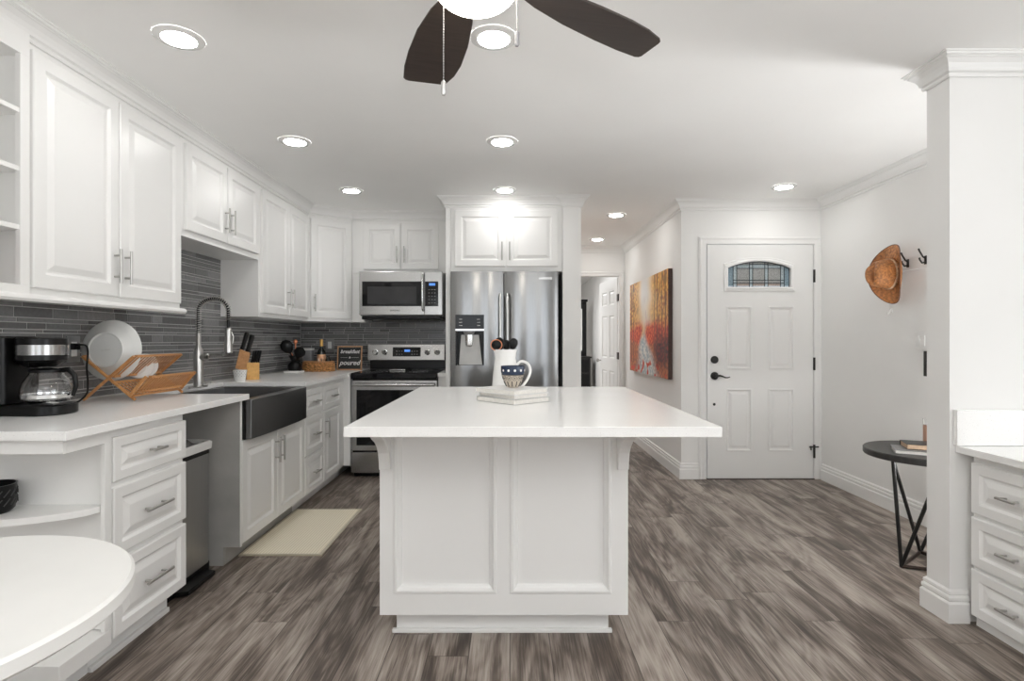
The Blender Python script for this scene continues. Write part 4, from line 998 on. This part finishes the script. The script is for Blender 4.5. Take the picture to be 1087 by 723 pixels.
# back wall outlet
t = thing('wall_outlet', (-1.80, 5.555, 1.10), 'steel outlet plate on the back wall between bottle and chalkboard sign', 'outlet')
box('cover_plate', (-1.842, 5.546, 1.095), (-1.758, 5.553, 1.215), 'outlet', t, .002); box('receptacle', (-1.818, 5.542, 1.12), (-1.782, 5.5455, 1.19), 'white', t, .002)
# sign
sx0, sx1 = -1.668, -1.428; sy = 5.35
Ts = Matrix.Translation(((sx0+sx1)/2, sy, .9165)) @ Matrix.Rotation(-.10, 4, 'X')
t = thing('chalkboard_sign', ((sx0+sx1)/2, sy, .9165), 'small wood framed chalkboard sign with white lettering left of the range', 'sign')
hw = .12; hh = .232
b = B(Ts); b.box((-hw, -.006, 0), (-hw+.011, .010, hh)); b.box((hw-.011, -.006, 0), (hw, .010, hh)); b.box((-hw+.011, -.006, 0), (hw-.011, .010, .011)); b.box((-hw+.011, -.006, hh-.011), (hw-.011, .010, hh)); build(b, 'frame', 'frame', t, .001)
build(B(Ts).box((-hw+.011, 0, .011), (hw-.011, .006, hh-.011)), 'board', 'chalk', t)
def fit_text(s, width, size, z, sh=.35):
    o = text('lettering', s, size, Ts @ Matrix.Translation((0, -.0012, z)) @ FRONT, 'chalkw', t, .0004, sh, off=.0009); return o
fit_text('breakfast', .2, .050, .178); fit_text('is', .02, .026, .122); fit_text('poured', .2, .066, .070)
b = B(Ts); b.box((-.088, -.001, .120), (-.02, -.0001, .1225)); b.box((.02, -.001, .120), (.088, -.0001, .1225)); build(b, 'rule_line', 'lgrey', t)

# ================================================================== ISLAND OBJECTS
bx_, by_, bz_ = .0135, 2.63, .9175
def book(name, ctr, L_, W_, z, th, rot, label, cov='cover', pg='paper', cat='book', group=None):
    T = Matrix.Translation((ctr[0], ctr[1], z)) @ Matrix.Rotation(rot, 4, 'Z'); a, c_ = L_/2, W_/2
    t = thing(name, (ctr[0], ctr[1], z), label, cat, group)
    bb = B(T); bb.box((-a, -c_, 0), (a, c_, .0022)); bb.box((-a, -c_, th-.0022), (a, c_, th)); bb.box((-a, c_-.0022, .0022), (a, c_, th-.0022)); build(bb, 'cover', cov, t, .0006)
    build(B(T).box((-a+.004, -c_+.004, .0023), (a-.004, c_-.0025, th-.0023)), 'pages', pg, t); return t
book('hardback_book', (bx_, by_), .228, .265, bz_, .023, math.radians(42.7), 'white book at the bottom of the island stack', 'lgrey')
book('hardback_book', (bx_+.004, by_+.003), .215, .250, bz_+.0235, .018, math.radians(41), 'white book in the middle of the island stack')
book('hardback_book', (bx_-.006, by_+.004), .225, .262, bz_+.042, .021, math.radians(44.5), 'white book on top of the island stack under the cup')
tz = bz_+.0632
mx_, my_ = .014, 2.655
t = thing('patterned_cup', (mx_, my_, tz), 'navy dotted and patterned bowl shaped cup on top of the white books', 'cup')
def cupr(z): return .024+.034*(min(1, z/.075))**.6
prof = [(.024, 0), (.026, .003)]+[(cupr(.004+.098*k/12), .004+.098*k/12) for k in range(13)]; inn = [(r-.003, z) for r, z in prof[::-1] if z > .012]
b = B(); b.lathe(prof+inn+[(.001, .012)], (mx_, my_, tz), 40, True, False)
b.bm.faces.ensure_lookup_table()
for f in b.bm.faces:
    z = f.calc_center_median().z-tz; f.material_index = 1 if z > .062 else 0
build(b, 'bowl', ['cream', 'navy'], t, smooth=True)
b = B()
for k in range(12):
    a = 2*PI*k/12+.15; z = .082; R_ = cupr(z)+.0008; p = Vector((mx_+R_*math.cos(a), my_+R_*math.sin(a), tz+z)); tt = Vector((-math.sin(a), math.cos(a), 0))
    b.f([b.v(p+tt*.0062*math.cos(q_)+Vector((0, 0, .0062*math.sin(q_)))) for q_ in [PI/4*j for j in range(8)]])
build(b, 'white_dots', 'white', t)
b = B()
for k in range(12):
    a0 = 2*PI*k/12+.15
    def sp(a, z): R_ = cupr(z)+.0010; return (mx_+R_*math.cos(a), my_+R_*math.sin(a), tz+z)
    b.tube([sp(a0+.26*math.cos(q_)*.8, .045+.011*math.sin(q_)) for q_ in [2*PI*j/10 for j in range(10)]], .0009, 4, closed=True)
    b.tube([sp(a0+.05*math.cos(q_), .045+.003*math.sin(q_)) for q_ in [2*PI*j/6 for j in range(6)]], .0014, 4, closed=True)
    b.tube([sp(a0+.26, .030), sp(a0+.26, .018), sp(a0+.26, .006)], .0024, 5)
b.tube([(mx_+(cupr(.060)+.001)*math.cos(2*PI*j/40), my_+(cupr(.060)+.001)*math.sin(2*PI*j/40), tz+.060) for j in range(40)], .0018, 5, closed=True)
build(b, 'glaze_pattern', 'slate', t)
# pitcher with utensils
qx, qy, qz = -.026, 3.02, .9175
t = thing('white_pitcher', (qx, qy, qz), 'white ceramic pitcher holding black utensils, behind the stacked books', 'pitcher')
pp = [(.062, 0), (.070, .004), (.072, .04), (.068, .10), (.060, .16), (.056, .19), (.060, .22), (.066, .238)]
b = B(); b.lathe(pp+[(r-.004, z) for r, z in pp[::-1][:-1]]+[(.001, .006)], (qx, qy, qz), 40, True, False); build(b, 'body', 'white', t, smooth=True)
b = B(); b.tube(smooth_pts([(qx+.055, qy, qz+.145), (qx+.085, qy, qz+.172), (qx+.122, qy, qz+.160), (qx+.136, qy, qz+.12), (qx+.12, qy, qz+.075), (qx+.09, qy, qz+.035), (qx+.066, qy, qz+.02)]), .0075, 10); build(b, 'handle', 'white', t, smooth=True)
utensil((qx-.01, qy, qz+.05), (qx-.028, qy-.01, qz+.235), 'black', 'black', 'black ladle leaning left in the white pitcher', .030, 'ladle', flat=.8)
utensil((qx+.005, qy+.01, qz+.05), (qx+.006, qy+.01, qz+.235), 'black', 'black', 'black spoon upright in the middle of the white pitcher', .024, flat=.4)
utensil((qx+.012, qy, qz+.05), (qx+.040, qy-.008, qz+.240), 'black', 'black', 'black spatula leaning right in the white pitcher', .026, 'spatula', flat=.3)
b = B(); b.tube([(qx-.048+.030*math.cos(a), qy-.035, qz+.262+.028*math.sin(a)) for a in [2*PI*k/20 for k in range(20)]], .0028, 6, closed=True); b.tube([(qx-.03, qy-.03, qz+.20), (qx-.044, qy-.035, qz+.236)], .004, 6)
t = thing('strainer', (qx-.04, qy-.035, qz+.2), 'black strainer with copper rim leaning at the left of the white pitcher', 'utensil')
build(b, 'copper_rim', 'copper', t, smooth=True)
b = B(Matrix.Translation((qx-.048, qy-.035, qz+.262)) @ Matrix.Rotation(PI/2, 4, 'X')); b.lathe([(.026, -.002), (.026, .002), (.016, .012), (.004, .016)], (0, 0, 0), 20); build(b, 'bowl', 'black', t, smooth=True)

# ================================================================== HALL PAINTING
cy0, cy1, cz0, cz1, cxp = 5.083, 6.70, .845, 1.862, 1.445
t = thing('canvas_painting', (1.465, 5.9, .845), 'large orange and red autumn forest canvas on the hall wall', 'painting')
box('stretcher', (cxp+.002, cy0, cz0), (1.4835, cy1, cz1), 'redwood', t)
b = B(); lay = b.bm.loops.layers.float_color.new('Col')
NU, NV = 150, 110
def lerp(a, c, k): k = max(0, min(1, k)); return tuple(a[i]*(1-k)+c[i]*k for i in range(3))
def nz(x, y, z=0): return noise.noise(Vector((x, y, z)))
def sm(x, a, c): k = max(0, min(1, (x-a)/(c-a))); return k*k*(3-2*k)
def pcol(s, v):
    n1 = nz(s*4, v*5, 1); n2 = nz(s*16, v*14, 2); n3 = nz(s*46, v*34, 5); n4 = nz(s*30, v*8, 9)
    vv = v+.07*n1+.03*n2; ss = s+.05*n1
    leaf = lerp((.44, .13, .02), (.92, .55, .12), .45+1.2*n3+.5*n2)
    leaf = lerp(leaf, (.14, .07, .03), sm(n4, .12, .4)*.7)
    c = leaf
    glow = math.exp(-((ss-.46)/.19)**2)*sm(vv, .30, .52)
    c = lerp(c, (.90, .62, .30), min(1, glow*1.6)); c = lerp(c, (.90, .88, .86), sm(glow, .45, 1.0)*(.6+.4*sm(v, .5, .9)))
    c = lerp(c, (.60, .48, .50), sm(n4, .05, .35)*sm(glow, .4, .9)*sm(1-v, .12, .4)*.7)
    red = math.exp(-((vv-.40)/.10)**2)*(1-.85*math.exp(-((ss-.40)/.07)**2)); c = lerp(c, lerp((.50, .02, .01), (.85, .16, .04), .5+n3*1.6), min(1, red*1.35))
    low = 1-sm(vv, .30, .38); ground = lerp((.36, .10, .05), (.62, .20, .06), .5+n3*1.5); c = lerp(c, ground, low)
    wd = .06+.55*max(0, .42-v); wat = math.exp(-((ss-.42-.22*max(0, .4-v))/wd)**4)*(1-sm(vv, .36, .44)); c = lerp(c, lerp((.42, .52, .58), (.86, .88, .84), .5+n3*1.6+n2), wat*.95)
    c = lerp(c, (.66, .06, .02), sm(n2, .16, .34)*(1-sm(v, .10, .22)))
    dk = sm(ss, .62, .80)*math.exp(-((vv-.27)/.15)**2); c = lerp(c, lerp((.05, .012, .02), (.30, .04, .03), .4+n3*1.5), min(1, dk*1.25))
    for tx, w_ in ((.05, .012), (.115, .007), (.70, .006), (.77, .012), (.87, .008), (.94, .014)):
        if abs(s-tx-.012*nz(v*4, tx*9)) < w_*(.6+.5*nz(v*9, tx*30)+.4) and v > .10: c = lerp(c, (.10, .045, .03), .75)
    return (max(0, c[0]), max(0, c[1]), max(0, c[2]), 1)
vs = [[b.v((cxp, cy1-(cy1-cy0)*i/NU, cz0+(cz1-cz0)*j/NV)) for j in range(NV+1)] for i in range(NU+1)]
for i in range(NU):
    for j in range(NV):
        f = b.f([vs[i][j], vs[i+1][j], vs[i+1][j+1], vs[i][j+1]]); cc = pcol((i+.5)/NU, (j+.5)/NV)
        for l in f.loops: l[lay] = cc
# wrapped near edge
for j in range(NV):
    a0, a1 = vs[NU][j], vs[NU][j+1]; f = b.f([a0, a1, b.v((1.483, cy0-.001, cz0+(cz1-cz0)*(j+1)/NV)), b.v((1.483, cy0-.001, cz0+(cz1-cz0)*j/NV))])
    for l in f.loops: l[lay] = (.06, .03, .025, 1)
build(b, 'canvas', 'paint', t)

# ================================================================== RIGHT WALL: hooks, hat, switch
t = thing('hook_rail', (2.69, 3.8, 1.69), 'white wooden rail with black double hooks on the right wall', 'coat rack')
box('board', (2.682, 3.42, 1.675), (2.698, 4.02, 1.765), 'trim', t, .003)
for y in (3.585, 3.745, 3.905):
    b = B(); b.box((2.678, y-.010, 1.695), (2.6815, y+.010, 1.75)); 
    b.tube([(2.678, y, 1.735), (2.655, y-.01, 1.742), (2.625, y-.022, 1.775), (2.615, y-.026, 1.79)], [.006, .005, .005, .006], 8)
    b.tube([(2.678, y, 1.708), (2.650, y-.008, 1.703), (2.632, y-.014, 1.722), (2.628, y-.016, 1.735)], [.006, .005, .005, .006], 8)
    build(b, 'hook', 'blackm', t, smooth=True)
hc = Vector((2.592, 3.785, 1.655))
nn = Vector((-.985, -.17, .0)).normalized(); up_ = Vector((0, 0, 1)); sd_ = up_.cross(nn).normalized()
TT = Matrix(((up_.x, sd_.x, nn.x, hc.x), (up_.y, sd_.y, nn.y, hc.y), (up_.z, sd_.z, nn.z, hc.z), (0, 0, 0, 1)))  # x long axis (up), y side, z crown
t = thing('cowboy_hat', hc, 'brown woven cowboy hat hanging on the wall rail', 'hat')
def hat_pt(r, a):   # r 0..1 crown, 1..2 brim
    ca, sa = math.cos(a), math.sin(a)
    if r <= 1:
        x = .100*ca*min(1, r*1.02); y = .078*sa*min(1, r*1.02)
        h = .158*(1-max(0, r)**8); dent = .040*math.exp(-(y/.020)**2)*(1-(r)**3)*(.6+.4*(x > -.05)); pinch = .018*math.exp(-((x-.07)/.03)**2)*math.exp(-((abs(y)-.035)/.02)**2)
        return (x, y, h-dent-pinch)
    k = r-1; x = (.100+.100*k)*ca; y = (.078+.064*k-.012*k*k)*sa
    z = .058*(abs(sa)**2.2)*k**1.8-.022*(abs(ca)**3)*k**1.3
    return (x, y, z)
b = B(TT); rs = [.02, .15, .3, .45, .6, .72, .82, .9, .95, .98, .995, 1.0, 1.12, 1.25, 1.4, 1.55, 1.7, 1.82, 1.92, 2.0]
b.loops([[hat_pt(r, 2*PI*k/64) for k in range(64)] for r in rs], True, False); build(b, 'woven_body', 'straw', t, smooth=True, solid=.003)
b = B(TT); b.tube([hat_pt(2.0, 2*PI*k/64) for k in range(64)], .0032, 6, closed=True); build(b, 'brim_edge', 'hatedge', t, smooth=True)
b = B(TT); b.loops([[(.1035*math.cos(2*PI*k/64), .0815*math.sin(2*PI*k/64), z) for k in range(64)] for z in (.006, .034)], False, False); build(b, 'hatband', 'hatband', t, smooth=True, solid=.002)
t = thing('light_switch', (2.695, 3.64, 1.14), 'white double rocker light switch on the right wall below the hook rail', 'switch')
box('cover_plate', (2.692, 3.585, 1.140), (2.698, 3.70, 1.262), 'trim', t, .002)
for y in (3.62, 3.666): box('rocker', (2.688, y-.016, 1.166), (2.6915, y+.016, 1.236), 'white', t, .001)
b = B(); b.box((2.680, 3.575, .972), (2.698, 3.605, 1.134)); build(b, 'wall_bracket', 'blackm', bevel=.003, label='narrow black strip mounted just below the light switch', cat='bracket')
b = B(); b.tube([(2.696, 3.93, 1.43), (2.676, 3.925, 1.40), (2.662, 3.92, 1.385), (2.658, 3.92, 1.40)], [.006, .006, .005, .004], 8); b.box((2.692, 3.915, 1.40), (2.698, 3.945, 1.46)); build(b, 'adhesive_hook', 'white', bevel=.001, label='tiny white adhesive hook on the wall below the hat', cat='hook')

# ================================================================== SIDE TABLE
sc_ = (2.262, 3.0); t = thing('side_table', (*sc_, 0), 'round black side table with angled metal legs behind the partition wall', 'side table')
b = B(); b.lathe([(.300, .575), (.304, .580), (.304, .606), (.300, .610)], (*sc_, 0), 64); build(b, 'tabletop', 'tablewood', t, smooth=True)
Ab = [(2.066, 2.935, .012), (2.313, 3.134, .012), (2.37, 2.82, .012)]; Tt = [(2.015, 2.925, .5745), (2.15, 2.77, .5745), (2.50, 3.05, .5745)]
for a, c_ in ((0, 0), (0, 1), (1, 0), (1, 2), (2, 1), (2, 2)): build(B().tube([Tt[a], Ab[c_]], .0095, 8), 'leg', 'blackm', t, smooth=True)
b = B()
for k in range(3): b.tube([Ab[k], Ab[(k+1) % 3]], .0095, 8)
build(b, 'base_ring', 'rust', t, smooth=True)
TT1 = math.radians(-28)
book('hardback_book', (2.165, 2.935), .24, .17, .6105, .020, TT1, 'grey book lying flat under the black book on the side table', 'grey', 'paper')
book('hardback_book', (2.20, 2.95), .19, .14, .631, .028, math.radians(-22), 'black covered book with tan pages on top of the grey book', 'black', 'tanpaper')
jx, jy = 2.345, 3.10
t = thing('candle_jar', (jx, jy, .6105), 'glass candle jar with peach wax at the back of the side table', 'candle')
b = B(); b.lathe([(.030, 0), (.034, .003), (.034, .150), (.036, .155), (.033, .155), (.0315, .150), (.0315, .006), (.001, .006)], (jx, jy, .6105), 28, True, False); build(b, 'glass', 'glass', t, smooth=True)
b = B(); b.lathe([(.0345, .004), (.0345, .120)], (jx, jy, .6105), 28); build(b, 'wax', 'wax', t)

# ================================================================== black basket on the end shelf
gx, gy = -1.775, 1.900
t = thing('mesh_basket', (gx, gy, .6155), 'small black openwork basket on the curved shelf', 'basket')
b = B(); b.lathe([(.052, .0), (.064, .012), (.068, .04), (.068, .095), (.070, .097), (.066, .097), (.065, .04), (.061, .014), (.001, .003)], (gx, gy, .6158), 36, True, False); build(b, 'body', 'black', t, smooth=True)
b = B()
for k in range(18):
    a = 2*PI*k/18
    for r_ in range(2): b.tube([(gx+.0695*math.cos(a+q_), gy+.0695*math.sin(a+q_), .6158+.028+.03*r_+.022*q_/.3) for q_ in (0, .1, .2, .3)], .0018, 5)
build(b, 'openwork', 'slate', t, smooth=True)
